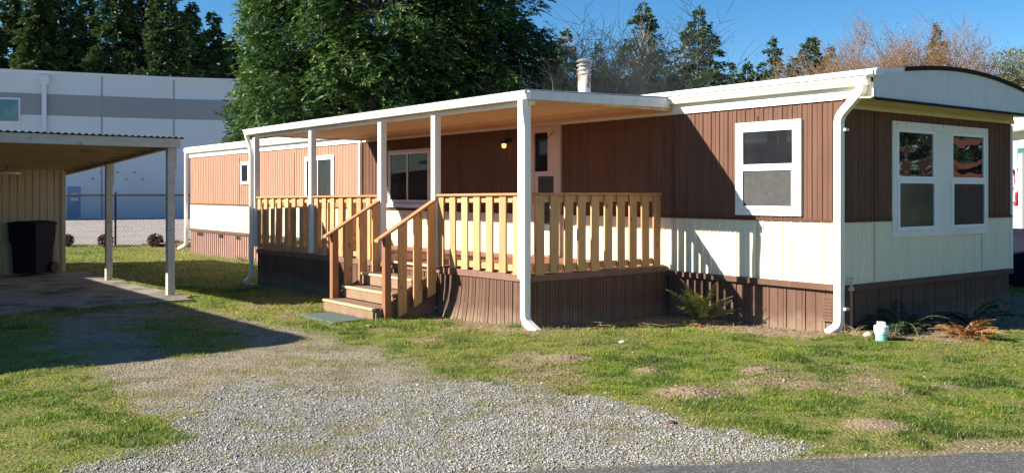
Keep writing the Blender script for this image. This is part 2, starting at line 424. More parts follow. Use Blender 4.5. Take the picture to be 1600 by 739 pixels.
# soffit under the end overhang + stepped cream trim
mb = MB()
mb.prism([FP(-.12, .44, 2.70), FP(-.12, .0, 2.73), FP(-.12, .0, 2.75), FP(-.12, .44, 2.72)], [FP(WF+.1, .44, 2.70), FP(WF+.1, .0, 2.73), FP(WF+.1, .0, 2.75), FP(WF+.1, .44, 2.72)])
mb.box(FP, -.01, WF, .02, .035, 2.675, 2.73); mb.box(FP, -.01, WF, .02, .05, 2.62, 2.672); mb.build('soffit', MYEL, home)
# frieze below the gutter, drip edge above it
mb = MB(); mb.box(HP, -.42, UL+.05, .0, .03, ZT, 2.90); mb.build('frieze_board', MGUT, home)
mb = MB(); mb.box(HP, -.45, -.39, .02, .07, 2.715, 2.82); mb.build('frieze_end', MW, home, bevel=.004)
mb = MB()
pr = [(-.02, 2.955), (.10, 2.955), (.13, 2.965), (.135, 3.0), (.115, 3.035), (.05, 3.05), (-.05, 3.05)]
mb.prism([HP(-.47, v, z) for v, z in pr], [HP(ULR-.45, v, z) for v, z in pr]); mb.build('drip_edge', MROOF, home)
def gutter(fn, u0, u1, v0, z0, name, parent, h=.095, w=.115, mat=MGUT):
    pr = [(v0, z0), (v0+w*.62, z0), (v0+w*.75, z0+h*.22), (v0+w*.78, z0+h*.5), (v0+w, z0+h*.78), (v0+w, z0+h), (v0+w-.01, z0+h), (v0+w-.012, z0+h-.012), (v0+.005, z0+h-.012), (v0+.005, z0+h), (v0, z0+h)]
    mb = MB(); mb.prism([fn(u0, v, z) for v, z in pr], [fn(u1, v, z) for v, z in pr]); return mb.build(name, mat, parent)
gutter(HP, -.36, upx(1046), .035, 2.862, 'gutter', home)
gutter(HP, US+.1, UL+.2, .035, 2.862, 'gutter', home)
def smoothpath(pts, k=5):
    P = [Vector(p) for p in pts]; out = [P[0]]
    for i in range(1, len(P)-1):
        a = P[i]+(P[i-1]-P[i]).normalized()*min(.09, (P[i-1]-P[i]).length*.45)
        c = P[i]+(P[i+1]-P[i]).normalized()*min(.09, (P[i+1]-P[i]).length*.45)
        for j in range(k+1):
            s = j/k; out.append(a*(1-s)**2+P[i]*2*s*(1-s)+c*s*s)
    out.append(P[-1]); return out
def spout(pts, parent, r=.066, name='downspout'):
    mb = MB(); mb.tube(smoothpath(pts), r, 4, 0, up=(W_[0], W_[1], 0)); return mb.build(name, MGUT, parent, bevel=.008)
ud = upx(1311, .09)
spout([HP(-.28, .10, 2.87), HP(-.28, .10, 2.80), HP(ud-.0, .09, 2.52), HP(ud, .09, .05), HP(ud+.06, .24, -.03)], home)
spout([HP(UL+.1, .09, 2.86), HP(UL+.1, .09, .0), HP(UL+.45, .2, -.12)], home)
spout([HP(US-.02, .04, 2.86), HP(US-.02, .04, .7)], home, .05)
for z in (2.35, .25):
    mb = MB(); mb.box(HP, ud-.09, ud-.0, .02, .10, z, z+.03); mb.build('downspout_strap', MGUT, home)
# windows
def window(fn, a0, a1, z0, z1, kind, label, glass=MGLASS, fw=.07, mats=MW, parent=None):
    par = parent or home
    w = MB()
    D0, D1 = .0, .035
    w.box(fn, a0, a0+fw, D0, D1, z0, z1); w.box(fn, a1-fw, a1, D0, D1, z0, z1)
    w.box(fn, a0+fw, a1-fw, D0, D1, z1-fw, z1); w.box(fn, a0+fw, a1-fw, D0, D1, z0, z0+fw*.9)
    o = w.build('window', mats, par, bevel=.004, label=label)
    def sash(b0, b1, c0, c1, d, f=.04, gl=glass, gname='pane'):
        s = MB(); s.box(fn, b0, b0+f, d-.012, d+.022, c0, c1); s.box(fn, b1-f, b1, d-.012, d+.022, c0, c1)
        s.box(fn, b0+f, b1-f, d-.012, d+.022, c1-f, c1); s.box(fn, b0+f, b1-f, d-.012, d+.022, c0, c0+f)
        s.build('sash', MWV, o, bevel=.003)
        g = MB(); g.box(fn, b0+f, b1-f, d-.01, d+.004, c0+f, c1-f); g.build(gname, gl, o)
    A0, A1, Z0, Z1 = a0+fw, a1-fw, z0+fw*.9, z1-fw
    if kind == 'hung':
        zm = Z0+(Z1-Z0)*.52
        sash(A0, A1, zm, Z1, .014); sash(A0, A1, Z0, zm, .028, .045, MSCREEN, 'screen')
    elif kind == 'hungdark':
        zm = Z0+(Z1-Z0)*.48
        sash(A0, A1, zm, Z1, .014, .035); sash(A0, A1, Z0, zm, .028, .045)
    elif kind == 'slide':
        am = A0+(A1-A0)*.52
        sash(am, A1, Z0, Z1, .014, .03); sash(A0, am+.02, Z0, Z1, .026, .03)
    else:
        sash(A0, A1, Z0, Z1, .014, .03)
    return o
window(HP, upx(1254), upx(1151), 1.335, 2.535, 'hung', 'white single hung window with a grey screen on the sunlit wall', fw=.085)
window(HP, upx(675), upx(608), 1.40, 2.50, 'slide', 'sliding window beside the porch steps', fw=.06, mats=MLINER)
window(HP, upx(523), upx(478), 1.40, 2.50, 'slide', 'white sliding window behind the far railing', fw=.07)
window(HP, upx(390.5), upx(377), 1.86, 2.48, 'fixed', 'tiny narrow window near the far end', fw=.06)
mb = MB(); mb.box(HP, upx(677), upx(606), .0, .07, 1.33, 1.40); mb.build('window_sill', MW, home, bevel=.004)
MSCRG = glassmat('screened_glass', (.022, .026, .03), .12, 0, .5)
# double window of the end wall
ft0, ft1 = tpx(1392), tpx(1541)
w = MB(); fz0, fz1 = 1.06, 2.525
w.box(FP, ft0, ft1, 0, .03, fz1-.09, fz1); w.box(FP, ft0, ft1, 0, .03, fz0, fz0+.09)
w.box(FP, ft0, ft0+.09, 0, .03, fz0+.09, fz1-.09); w.box(FP, ft1-.09, ft1, 0, .03, fz0+.09, fz1-.09)
tm0, tm1 = tpx(1458), tpx(1483)
w.box(FP, tm0, tm1, 0, .03, fz0+.09, fz1-.09)
wf = w.build('window', MW, home, bevel=.005, label='wide white framed pair of hung windows on the end wall')
for (b0, b1) in ((ft0+.09, tm0), (tm1, ft1-.09)):
    zm = 1.79
    for (c0, c1, d) in ((zm, fz1-.09, .012), (fz0+.09, zm, .026)):
        s = MB(); f = .045
        s.box(FP, b0, b0+f, d-.01, d+.022, c0, c1); s.box(FP, b1-f, b1, d-.01, d+.022, c0, c1)
        s.box(FP, b0+f, b1-f, d-.01, d+.022, c1-f, c1); s.box(FP, b0+f, b1-f, d-.01, d+.022, c0, c0+f)
        s.build('sash', MWV, wf, bevel=.003)
        g = MB(); nn = 1
        g.box(FP, b0+f, b1-f, d-.01, d+.004, c0+f, c1-f); g.build('pane' if c0 == zm else 'screen', MGLASSF if c0 == zm else MSCRG, wf)
# door under the porch
d0, d1 = upx(878), upx(832)
w = MB(); w.box(HP, d0, d0+.09, 0, .05, .60, 2.72); w.box(HP, d1-.09, d1, 0, .05, .60, 2.72); w.box(HP, d0+.09, d1-.09, 0, .05, 2.62, 2.72)
door = w.build('door', MLINER, home, bevel=.004, label='pinkish white screen door with its frame')
w = MB(); w.box(HP, d0+.09, d1-.09, .0, .03, .60, 1.0); w.box(HP, d0+.09, d1-.09, .0, .034, 1.90, 1.98)
w.box(HP, d0+.09, d0+.17, .0, .03, 1.0, 1.90); w.box(HP, d1-.17, d1-.09, .0, .03, 1.0, 1.90)
w.box(HP, d0+.09, d1-.42, .0, .03, 1.98, 2.62); w.build('door_panel', MLINER, door, bevel=.003)
w = MB(); w.box(HP, d0+.17, d1-.17, .0, .018, 1.0, 1.90); w.build('screen', MSCREEN, door)
w = MB(); w.box(HP, d1-.42, d1-.09, .0, .015, 1.98, 2.62); w.build('pane', MGLASS, door)
w = MB(); w.tube([HP(d0+.13, .03, 1.55), HP(d0+.13, .07, 1.55), HP(d0+.13, .07, 1.45)], .009, 6); w.build('door_handle', MBLACK, door)
w = MB(); w.tube([HP(d0+.12, .04, 2.66), HP(d0+.3, .05, 2.52), HP(d0+.5, .05, 2.48), HP(d0+.7, .04, 2.55)], .006, 5); w.build('door_cable', MTRIM, door)
# flue
uc = upx(913, -1.5); fx = HP(uc, -1.5, 3.1)
mb = MB(); mb.lathe(fx, [(.115, -.1), (.115, .62), (.108, .622), (.108, .80)], 24); fl = mb.build('flue_pipe', MFLUE, home)
fl.data.polygons.foreach_set('use_smooth', [True]*len(fl.data.polygons))
mb = MB()
for z, r in ((.66, .128), (.74, .135), (.82, .142)): mb.lathe(fx, [(r, z), (r, z+.022), (r*.8, z+.03)], 24)
mb.lathe(fx, [(.09, .72), (.09, .9)], 16); mb.lathe(fx, [(.14, .90), (.145, .915), (.11, .94), (.03, .965)], 24)
mb.build('flue_cap', paint('sooty_tin', (.22, .21, .20), .5, .2), fl)
# pipe at the corner
cp = thing('water_pipe', HP(-.09, .0, 0), HA, 'thin copper coloured upright pipe at the corner skirting', 'pipe')
mb = MB(); mb.tube([FP(.05, .06, -.05), FP(.05, .06, .47)], .012, 8); mb.build('pipe', paint('copper_paint', (.45, .22, .14), .5, .1), cp)
mb = MB(); mb.lathe(FP(.05, .06, .47), [(.035, 0), (.035, .035), (.02, .05), (.018, .13), (.03, .15)], 12); mb.build('cap', paint('worn_cap', (.55, .42, .34), .6, .1), cp)

# ================================================================ THE PORCH
PV = 2.567; U0 = 2.75; UE = upx(402, PV)
por = thing('covered_porch', HP(U0, PV, 0), HA, 'covered timber porch with pale pickets and white posts on the mobile home', 'porch')
def sag(u): return -.0085*(u-U0)
def PP(u, v, z): return HP(u, v, z+sag(u))
DZ = .605
mb = MB()
v = .03
while v < PV-.04:
    e = min(v+.14, PV-.03); mb.box(PP, U0+.03, UE-.03, v, e-.008, DZ-.035, DZ); v = e
mb.build('deck', MDECK, por)
mb = MB(); mb.box(PP, U0-.01, UE+.01, PV-.035, PV+.012, DZ-.095, DZ-.01); mb.box(PP, U0-.01, U0+.035, .02, PV-.036, DZ-.095, DZ-.01); mb.box(PP, UE-.035, UE+.01, .02, PV-.036, DZ-.095, DZ-.01)
mb.build('rim_board', paint('rim_paint', (.19, .10, .07), .6, .15, 5, dirt=(.36, .24, .17), dscale=6, dlo=.6, dhi=.8), por, bevel=.004)
us = [upx(p, PV) for p in (822, 683, 599, 490, 402)]
def lean(u): return .16*math.exp(-((u-4.3)/.55)**2)+.03*math.sin(u*9)
def leanf(u): return max(0, lean(u)) if u < us[1]+.2 else 0
skirt(lambda u, d, z: PP(u, PV+d, z), U0, us[1]-.05, DZ-.09, 'skirting', MSKIRT, por, .16, -.006, 'brown skirting whose boards kick out at the foot, right of the steps', leanf)
skirt(lambda u, d, z: PP(u, PV+d, z), us[1]-.05, UE, DZ-.09, 'skirting', MSKIRT, por, .2, -.006, 'shaded brown skirting left of and behind the steps')
skirt(lambda v, d, z: PP(U0-d, v, z), .0, PV, DZ-.09, 'skirting', MSKIRT, por, .2, -.006, 'brown skirting on the short side facing the fern')
skirt(lambda v, d, z: PP(UE+d, v, z), .0, PV, DZ-.09, 'skirting', MSKIRT, por, .2, -.006)
# roof
CZ = 2.77
mb = MB()
uu0, uu1, vv1 = U0-.12, UE+.22, PV+.12
mb.hexa([HP(uu0, .04, CZ), HP(uu1, .04, CZ), HP(uu1, vv1-.02, CZ), HP(uu0, vv1-.02, CZ)], [HP(uu0, .04, CZ+.03), HP(uu1, .04, CZ+.03), HP(uu1, vv1-.02, CZ+.03), HP(uu0, vv1-.02, CZ+.03)])
pr_ = mb.build('ceiling', MCEIL, por)
# corrugated roof sheet (waves run down the slope)
vs = []; fs = []; un = np.arange(uu0-.03, uu1+.03, .0225)
for i, u in enumerate(un):
    w = .009*math.sin(2*math.pi*u/.09)
    vs += [HP(u, .1, 2.965+w), HP(u, vv1+.02, 2.885+w)]
me = bpy.data.meshes.new('roof_sheet'); me.from_pydata(vs, [], [(2*i, 2*i+1, 2*i+3, 2*i+2) for i in range(len(un)-1)]); me.update()
link('roof_sheet', me, MTIN, por)
mb = MB()
mb.prism([HP(uu0-.025, .12, CZ+.045), HP(uu0-.025, vv1, CZ+.0), HP(uu0-.025, vv1, CZ+.105), HP(uu0-.025, .12, 2.95)],
         [HP(uu0, .12, CZ+.045), HP(uu0, vv1, CZ+.0), HP(uu0, vv1, CZ+.105), HP(uu0, .12, 2.95)])
mb.build('side_fascia', paint('grey_white_board', (.62, .64, .64), .5, .08, 6, dirt=(.42, .42, .4), dscale=5, dlo=.55, dhi=.8), por)
for (a_, b_, c_) in ((uu0, uu0+.03, CZ+.031), (uu1-.03, uu1, CZ-.02)):
    mb = MB(); mb.box(HP, a_, b_, .05, vv1-.03, c_, CZ+.10); mb.build('rim_joist', MCEIL, por)
gutter(HP, uu0-.04, uu1+.03, vv1-.02, CZ+.0, 'gutter', por, .10, .10)
mb = MB(); mb.box(HP, U0-.05, UE+.05, PV-.06, PV+.04, CZ-.055, CZ-.001); mb.build('beam', MW, por, bevel=.004)
for i, u in enumerate(us):
    mb = MB(); hw = .052 if i else .06
    g = float(np.interp(HP(u, PV, 0)[1], HY, HZ))
    mb.box(HP, u-hw, u+hw, PV-.03, PV-.03+2*hw, DZ-.03 if i else DZ-.05, CZ-.056)
    mb.build('post', MPOST, por, bevel=.006)
spout([HP(us[0]-.13, vv1+.04, CZ), HP(us[0]-.13, vv1+.04, CZ-.12), HP(us[0]-.13, PV+.12, CZ-.35), HP(us[0]-.13, PV+.12, .05), HP(us[0]-.42, PV+.16, -.06)], por)
spout([HP(UE+.19, vv1+.03, CZ), HP(UE+.19, vv1+.0, CZ-.08), HP(UE+.05, PV+.1, CZ-.33), HP(UE+.05, PV+.1, -.02), HP(UE+.15, PV+.2, -.12)], por, .05)
# railings: cap rail + each picket
RZT = 1.625
def railing(fn, a0, a1, n, bw, label, dirs=1, along='u'):
    mb = MB(); mb.box(fn, a0, a1, -.035, .075, RZT-.032, RZT)
    r_ = mb.build('railing', MCEDAR, por, bevel=.004, label=label)
    mb = MB(); mb.box(fn, a0, a1, -.02, .018, RZT-.12, RZT-.034); mb.build('support_rail', MPINE, r_)
    mb = MB(); mb.box(fn, a0, a1, -.02, .018, DZ+.03, DZ+.11); mb.build('support_rail', MPINE, r_)
    g = (a1-a0-bw)/(n-1)
    for k in range(n):
        c = a0+bw/2+g*k+rnd.uniform(-.006, .006); t = rnd.uniform(-.006, .006); lo = DZ+.0+rnd.uniform(-.012, .006)
        mb = MB()
        mb.hexa([fn(c-bw/2, .02, lo), fn(c+bw/2, .02, lo), fn(c+bw/2, .045, lo), fn(c-bw/2, .045, lo)],
                [fn(c-bw/2+t, .02, RZT-.034), fn(c+bw/2+t, .02, RZT-.034), fn(c+bw/2+t, .045, RZT-.034), fn(c-bw/2+t, .045, RZT-.034)])
        mb.build('picket', MPINE, r_)
    return r_
FR = lambda u, d, z: PP(u, PV-.02+d, z)
railing(FR, us[0]+.1, us[1]-.06, 7, .135, 'railing section between the corner post and the steps')
railing(FR, us[2]+.06, us[3]-.06, 8, .14, 'railing section just left of the steps')
railing(FR, us[3]+.06, us[4]-.06, 8, .15, 'half shaded railing section at the far corner')
SD = lambda v, d, z: PP(U0+.02-d, v, z)
railing(SD, .17, PV-.1, 10, .14, 'short side railing running to the house wall')
SL = lambda v, d, z: PP(UE-.02+d, v, z)
railing(SL, .04, PV-.1, 9, .14, 'far side railing at the house wall')
# steps
SU0, SU1 = us[1]+.02, us[2]+.02
stp = MB(); GZ = -.2
lev = [(.06, 3.58), (.24, 3.27), (.42, 2.96)]
vb = PV+.015
for i, (z, vf) in enumerate(lev):
    stp.box(HP, SU0+.03, SU1-.02, vf-.34 if i < 2 else vb, vf, z-.17 if i else GZ, z-.03)
steps = stp.build('stairs', MTREAD, por, bevel=.005, label='four tread timber stairs')
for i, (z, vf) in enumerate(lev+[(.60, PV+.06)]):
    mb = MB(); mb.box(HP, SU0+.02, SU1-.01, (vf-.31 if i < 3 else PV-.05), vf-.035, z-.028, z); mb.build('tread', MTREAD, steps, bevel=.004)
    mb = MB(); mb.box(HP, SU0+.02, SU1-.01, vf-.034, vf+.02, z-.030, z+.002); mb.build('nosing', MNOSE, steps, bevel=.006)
for u in (SU0+.01, SU1+.0):
    mb = MB()
    mb.prism([HP(u-.02, vb, .5), HP(u-.02, 2.98, .33), HP(u-.02, 3.55, .0), HP(u-.02, 3.55, GZ), HP(u-.02, vb, GZ)], [HP(u+.018, vb, .5), HP(u+.018, 2.98, .33), HP(u+.018, 3.55, .0), HP(u+.018, 3.55, GZ), HP(u+.018, vb, GZ)])
    mb.build('stringer', MSKIRT, steps)
for side, u in ((0, SU0-.03), (1, SU1+.0)):
    v0, v1 = PV-.05, 3.56; z0, z1 = RZT+sag(u)-.01, .99
    hr = MB(); a, b_ = u-.05, u+.06
    hr.prism([HP(a, v0, z0), HP(a, v1, z1), HP(a, v1, z1-.035), HP(a, v0, z0-.035)], [HP(b_, v0, z0), HP(b_, v1, z1), HP(b_, v1, z1-.035), HP(b_, v0, z0-.035)])
    ho = hr.build('handrail', MCEDAR, steps, bevel=.004)
    zl = lambda v: z0+(z1-z0)*(v-v0)/(v1-v0)-.036
    mb = MB(); vn = 3.40; mb.prism([HP(u-.045, vn-.05, GZ), HP(u-.045, vn+.05, GZ), HP(u-.045, vn+.05, zl(vn+.05)), HP(u-.045, vn-.05, zl(vn-.05))], [HP(u+.045, vn-.05, GZ), HP(u+.045, vn+.05, GZ), HP(u+.045, vn+.05, zl(vn+.05)), HP(u+.045, vn-.05, zl(vn-.05))])
    mb.build('newel_post', MNEWEL, steps, bevel=.005)
    for k, vc in enumerate((3.18, 2.93, 2.70)):
        bl = .0+ (3.40-vc)*.48-.12
        uo = u-.047 if side == 0 else u-.03
        mb = MB(); w_ = .068
        mb.prism([HP(uo-.012, vc-w_, bl+w_*.0), HP(uo-.012, vc+w_, bl-w_*.9), HP(uo-.012, vc+w_, zl(vc+w_)), HP(uo-.012, vc-w_, zl(vc-w_))],
                 [HP(uo+.012, vc-w_, bl+w_*.0), HP(uo+.012, vc+w_, bl-w_*.9), HP(uo+.012, vc+w_, zl(vc+w_)), HP(uo+.012, vc-w_, zl(vc-w_))])
        mb.build('baluster', MPINE, steps)
# doormat
mx, my = gp(530, 503)
mt = MB(); mt.box(lambda a, b, c: HP(a, b, c), 4.85, 5.85, 3.66, 4.16, -.115, -.075)
o = mt.build('doormat', MMAT, None, bevel=.008); 
for p in o.data.vertices:
    pass
tag(o, 'flat grey green mat on the lawn at the foot of the porch steps', 'doormat')
# wall lamp on porch
ul = upx(796)
lamp = thing('wall_lamp', HP(ul, .02, 2.45), HA, 'small lit lamp on the brown wall left of the screen door', 'lamp')
mb = MB(); mb.box(HP, ul-.07, ul+.07, .016, .04, 2.50, 2.57); mb.tube([HP(ul, .04, 2.535), HP(ul, .1, 2.54), HP(ul, .12, 2.50)], .018, 8); mb.lathe(HP(ul, .12, 2.475), [(.02, .04), (.055, .03), (.06, 0)], 14); mb.build('bracket', MBLACK, lamp)
mb = MB(); mb.lathe(HP(ul, .12, 2.475), [(.036, 0), (.043, -.025), (.04, -.055), (.024, -.075), (.01, -.08)], 14); mb.build('bulb_shade', emis('lamp_glow', (1, .5, .15), .8), lamp, smooth=True)
# ================================================================ CARPORT AND SHED
def gz(x, y): return float(hz(x, y))
W0, W1 = 15.36, 26.2; NA, NB = 1.6, 5.14
def cz(w): return 2.385-.045*(w-W0)
car = thing('carport', CP(NB, W0, 0), HA, 'weathered white lean-to carport with corrugated roof and square posts beside the drive', 'carport')
def slab(mb, n0, n1, w0, w1, dz0, dz1, nudge=0):
    mb.hexa([CP(n0, w0, cz(w0)+dz0), CP(n1, w0, cz(w0)+dz0), CP(n1, w1, cz(w1)+dz0), CP(n0, w1, cz(w1)+dz0)],
            [CP(n0, w0, cz(w0)+dz1), CP(n1, w0, cz(w0)+dz1), CP(n1, w1, cz(w1)+dz1), CP(n0, w1, cz(w1)+dz1)])
mb = MB(); slab(mb, NA, NB-.02, W0, W0+.045, 0, .155); mb.build('front_fascia', MCARP, car, bevel=.004)
mb = MB(); slab(mb, NB-.19, NB-.10, W0+.046, W1, -.0, .13); slab(mb, NA+.0, NA+.09, W0+.046, W1, 0, .13); mb.build('side_beam', MCARU, car)
mb = MB(); slab(mb, NA, NB-.03, W0+.046, W1, .131, .15); mb.build('roof_boards', MCARU, car)
for k in range(17):
    w = W0+.35+k*.64
    mb = MB(); slab(mb, NA+.092, NB-.192, w, w+.045, .03, .13); mb.build('purlin', MCARU, car)
vs = []; fs = []; nn_ = np.arange(NA-.05, NB+.08, .0165)
for i, n in enumerate(nn_):
    d = .012*math.sin(2*math.pi*n/.1)
    vs += [CP(n, W0-.05, cz(W0)+.172+d), CP(n, W1+.1, cz(W1)+.172+d)]
me = bpy.data.meshes.new('roof_sheet'); me.from_pydata(vs, [], [(2*i, 2*i+1, 2*i+3, 2*i+2) for i in range(len(nn_)-1)]); me.update()
so = link('roof_sheet', me, paint('dark_tin', (.16, .15, .15), .45, .2, 4, metal=.5, dirt=(.10, .06, .05), dscale=3), car)
sm = so.modifiers.new('thick', 'SOLIDIFY'); sm.thickness = .004
for w in (15.49, 19.3):
    x, y, _ = CP(4.99, w, 0)
    mb = MB(); mb.box(CP, 4.93, 5.05, w-.06, w+.06, gz(x, y)-.05, cz(w)-.001); mb.build('post', MCARP, car, bevel=.006)
    mb = MB(); mb.box(CP, 5.052, 5.09, w-.02, w+.06, cz(w)-.30-.3*rnd.random(), cz(w)+.1); mb.build('brace_board', MCARP, car)
cl = CP(3.35, 20.4, 0)
cl_o = thing('ceiling_lamp', (cl[0], cl[1], cz(20.4)-.02), 0, 'round cream pan lamp hanging under the carport roof', 'lamp')
mb = MB(); mb.tube([(cl[0], cl[1], cz(20.4)+.03), (cl[0], cl[1], cz(20.4)-.10)], .012, 6); mb.tube([(cl[0]-.16, cl[1], cz(20.4)-.01), (cl[0]-.16, cl[1], cz(20.4)-.11)], .006, 5); mb.tube([(cl[0]+.16, cl[1], cz(20.4)-.01), (cl[0]+.16, cl[1], cz(20.4)-.11)], .006, 5); mb.build('rod', MBLACK, cl_o)
mb = MB(); mb.lathe((cl[0], cl[1], cz(20.4)-.10), [(.05, .03), (.18, .0), (.25, -.03), (.24, -.05), (.12, -.06), (.02, -.062)], 22); mb.build('lamp_shade', paint('cream_enamel', (.78, .70, .50), .4, .05), cl_o, smooth=True)
# shed behind the carport, under the same roof
shd = thing('storage_shed', CP(4.7, 21.8, 0), HA, 'beige grooved plywood shed closing the back of the carport', 'shed')
mb = MB()
b0 = [CP(NA+.02, 21.82, -.3), CP(4.68, 21.82, -.3), CP(4.68, W1-.2, -.3), CP(NA+.02, W1-.2, -.3)]
t0 = [CP(NA+.02, 21.82, cz(21.8)+.0), CP(4.68, 21.82, cz(21.8)), CP(4.68, W1-.2, cz(W1-.2)), CP(NA+.02, W1-.2, cz(W1-.2))]
mb.hexa(b0, t0); mb.build('frame', MSHED, shd)
def grooves(name, fn, a0, a1, zt0, zt1, pitch, mat, parent):
    mb = MB(); a = a0
    while a < a1-1e-3:
        e = min(a+pitch, a1); z = zt0+(zt1-zt0)*((a+e)/2-a0)/(a1-a0)
        mb.box(fn, a+.006, e-.006, .0, .016, -.12, z); a = e
    return mb.build(name, mat, parent)
grooves('wall', lambda a, d, z: CP(a, 21.80-d, z), NA, 4.70, cz(21.8)+.12, cz(21.8)+.12, .145, MSHED, shd)
grooves('wall', lambda a, d, z: CP(4.70+d, a, z), 21.80, W1-.2, cz(21.8)-.005, cz(W1)-.005, .2, MSHED, shd)
mb = MB(); mb.box(CP, 4.64, 4.725, 21.755, 21.80, -.12, cz(21.8)-.01); mb.build('corner_board', MSHED, shd)
# slab
mb = MB(); n0, n1, w0, w1 = 1.2, 5.12, 14.55, 21.8
nx, ny = 26, 44; vs = []; fs = []
for i in range(nx+1):
    for j in range(ny+1):
        n = n0+(n1-n0)*i/nx; w = w0+(w1-w0)*j/ny
        if i == nx: n += .07*(vnoise(w, 0, 1.6, 5)-.5)*2-(0.14 if j < 3 else 0)
        if j == 0: w += .16*(vnoise(n, 3, 1.1, 8)-.5)*2
        x, y, _ = CP(n, w, 0); vs.append((x, y, float(np.interp(y, HY, HZ))+.035))
for i in range(nx):
    for j in range(ny): a = i*(ny+1)+j; fs.append((a, a+ny+1, a+ny+2, a+1))
mb.add(vs, fs); o = mb.build('carport_slab', MCONC); tag(o, kind='structure')
md = o.modifiers.new('thick', 'SOLIDIFY'); md.thickness = .12; md.offset = -1 if o.data.polygons[0].normal.z > 0 else 1

# wheelie bins
def bin_(x, y, z, rz, w, d, h, label, mat=MBIN, group=None):
    t = thing('wheelie_bin', (x, y, z), rz, label, 'wheelie bin', group)
    Mx = Matrix.Translation((x, y, z)) @ Matrix.Rotation(rz, 4, 'Z')
    L = lambda a, b, c: tuple(Mx @ Vector((a, b, c)))
    mb = MB(); w2, d2 = w/2, d/2
    lo = [L(-w2*.80, -d2*.72, .03), L(w2*.80, -d2*.72, .03), L(w2*.80, d2*.8, .03), L(-w2*.80, d2*.8, .03)]
    m1 = [L(-w2*.86, -d2*.80, h*.55), L(w2*.86, -d2*.80, h*.55), L(w2*.86, d2*.88, h*.55), L(-w2*.86, d2*.88, h*.55)]
    m2 = [L(-w2*.92, -d2*.92, h*.60), L(w2*.92, -d2*.92, h*.60), L(w2*.92, d2*.92, h*.60), L(-w2*.92, d2*.92, h*.60)]
    hi = [L(-w2*.97, -d2*.97, h*.92), L(w2*.97, -d2*.97, h*.92), L(w2*.97, d2*.97, h*.92), L(-w2*.97, d2*.97, h*.92)]
    vs = lo+m1+m2+hi; fs = [(0, 1, 2, 3)]
    for k in range(3):
        for i in range(4): fs.append((k*4+i, k*4+(i+1) % 4, k*4+4+(i+1) % 4, k*4+4+i))
    fs.append((12, 13, 14, 15)); mb.add(vs, fs)
    mb.box(L, -w2, w2, -d2, d2, h*.90, h*.935)
    mb.box(L, -w2*.3, w2*.3, -d2*.99, -d2*.90, h*.66, h*.84)
    for s in (-.5, 0, .5): mb.box(L, w2*s-.012, w2*s+.012, -d2*.86, -d2*.74, .08, h*.5)
    mb.build('body', mat, t, bevel=.012)
    mb = MB(); vs = []
    for k in range(7):
        a = -1+2*k/6; vs.append((a, .045*(1-a*a)+h*.94))
    mb.prism([L(a*w2*1.03, -d2*1.05, z_) for a, z_ in vs]+[L(w2*1.03, -d2*1.05, h*.925), L(-w2*1.03, -d2*1.05, h*.925)], [L(a*w2*1.03, d2*1.02, z_) for a, z_ in vs]+[L(w2*1.03, d2*1.02, h*.925), L(-w2*1.03, d2*1.02, h*.925)])
    mb.build('lid', mat, t, bevel=.01)
    mb = MB(); mb.tube([L(-w2*.8, d2*1.02, h*.9), L(-w2*.8, d2*1.2, h*.91), L(w2*.8, d2*1.2, h*.91), L(w2*.8, d2*1.02, h*.9)], .018, 8); mb.build('handle', mat, t)
    for s in (-1, 1):
        mb = MB(); mb.tube([L(s*w2*.88, d2*.78, .13), L(s*w2*1.02, d2*.78, .13)], .13, 20); mb.build('wheel', MRUB, t, bevel=.01)
bx, by = -10.36, 19.35
bin_(bx, by, gz(bx, by)+.05, math.radians(-8), .68, .70, 1.18, 'tall navy wheeled bin standing against the beige shed wall on the carport slab')
bin_(9.75, 17.0, gz(9.75, 17.0), math.radians(20), .62, .7, 1.13, 'dark blue wheeled bin half hidden behind the right end of the mobile home')

# ================================================================ WAREHOUSE
MWH = paint('pale_tilt_up_concrete', (.62, .67, .70), .7, .05, .25, (1, 1, .3), dirt=(.53, .585, .62), dscale=.25, dlo=.5, dhi=.8, bs=.1, fine=8)
MBAND = paint('grey_band_paint', (.27, .285, .30), .7, .03, .3, bs=.1, fine=8)
MPAR = paint('parapet_metal', (.66, .68, .72), .45, .03)
MTEAL = glassmat('teal_office_glass', (.03, .09, .11), .1)
MBLUE = paint('blue_door_paint', (.20, .30, .44), .5, .05)
wh = thing('warehouse', (-25.6, 68.3, -.25), 0, 'large pale warehouse with a grey band under its parapet behind the chain link fence', 'warehouse')
poly = [(-36.4-10.8*2.2, 63.6-4.7*2.2), (-36.4, 63.6), (-25.6, 68.3), (-20.8, 69.5), (2.0, 74.6)]
def extr(mb, z0, z1, off, thick=.3):
    P = [Vector((a, b)) for a, b in poly]; nr = []
    for i, p in enumerate(P):
        d = (P[min(i+1, len(P)-1)]-P[max(i-1, 0)]).normalized(); nr.append(Vector((d.y, -d.x)))
    o_ = [p+n*off for p, n in zip(P, nr)]; i_ = [p-n*(thick-off if off <= 0 else .0) for p, n in zip(P, nr)]
    for k in range(len(P)-1):
        mb.hexa([(o_[k].x, o_[k].y, z0), (o_[k+1].x, o_[k+1].y, z0), (i_[k+1].x, i_[k+1].y, z0), (i_[k].x, i_[k].y, z0)],
                [(o_[k].x, o_[k].y, z1), (o_[k+1].x, o_[k+1].y, z1), (i_[k+1].x, i_[k+1].y, z1), (i_[k].x, i_[k].y, z1)])
mb = MB(); extr(mb, -.4, 10.3, 0, 22.0); wo = mb.build('wall', MWH, wh)
mb = MB(); extr(mb, 7.24, 8.78, .03); mb.build('painted_band', MBAND, wh)
mb = MB(); extr(mb, 10.22, 10.44, .12); mb.build('parapet', MPAR, wh)
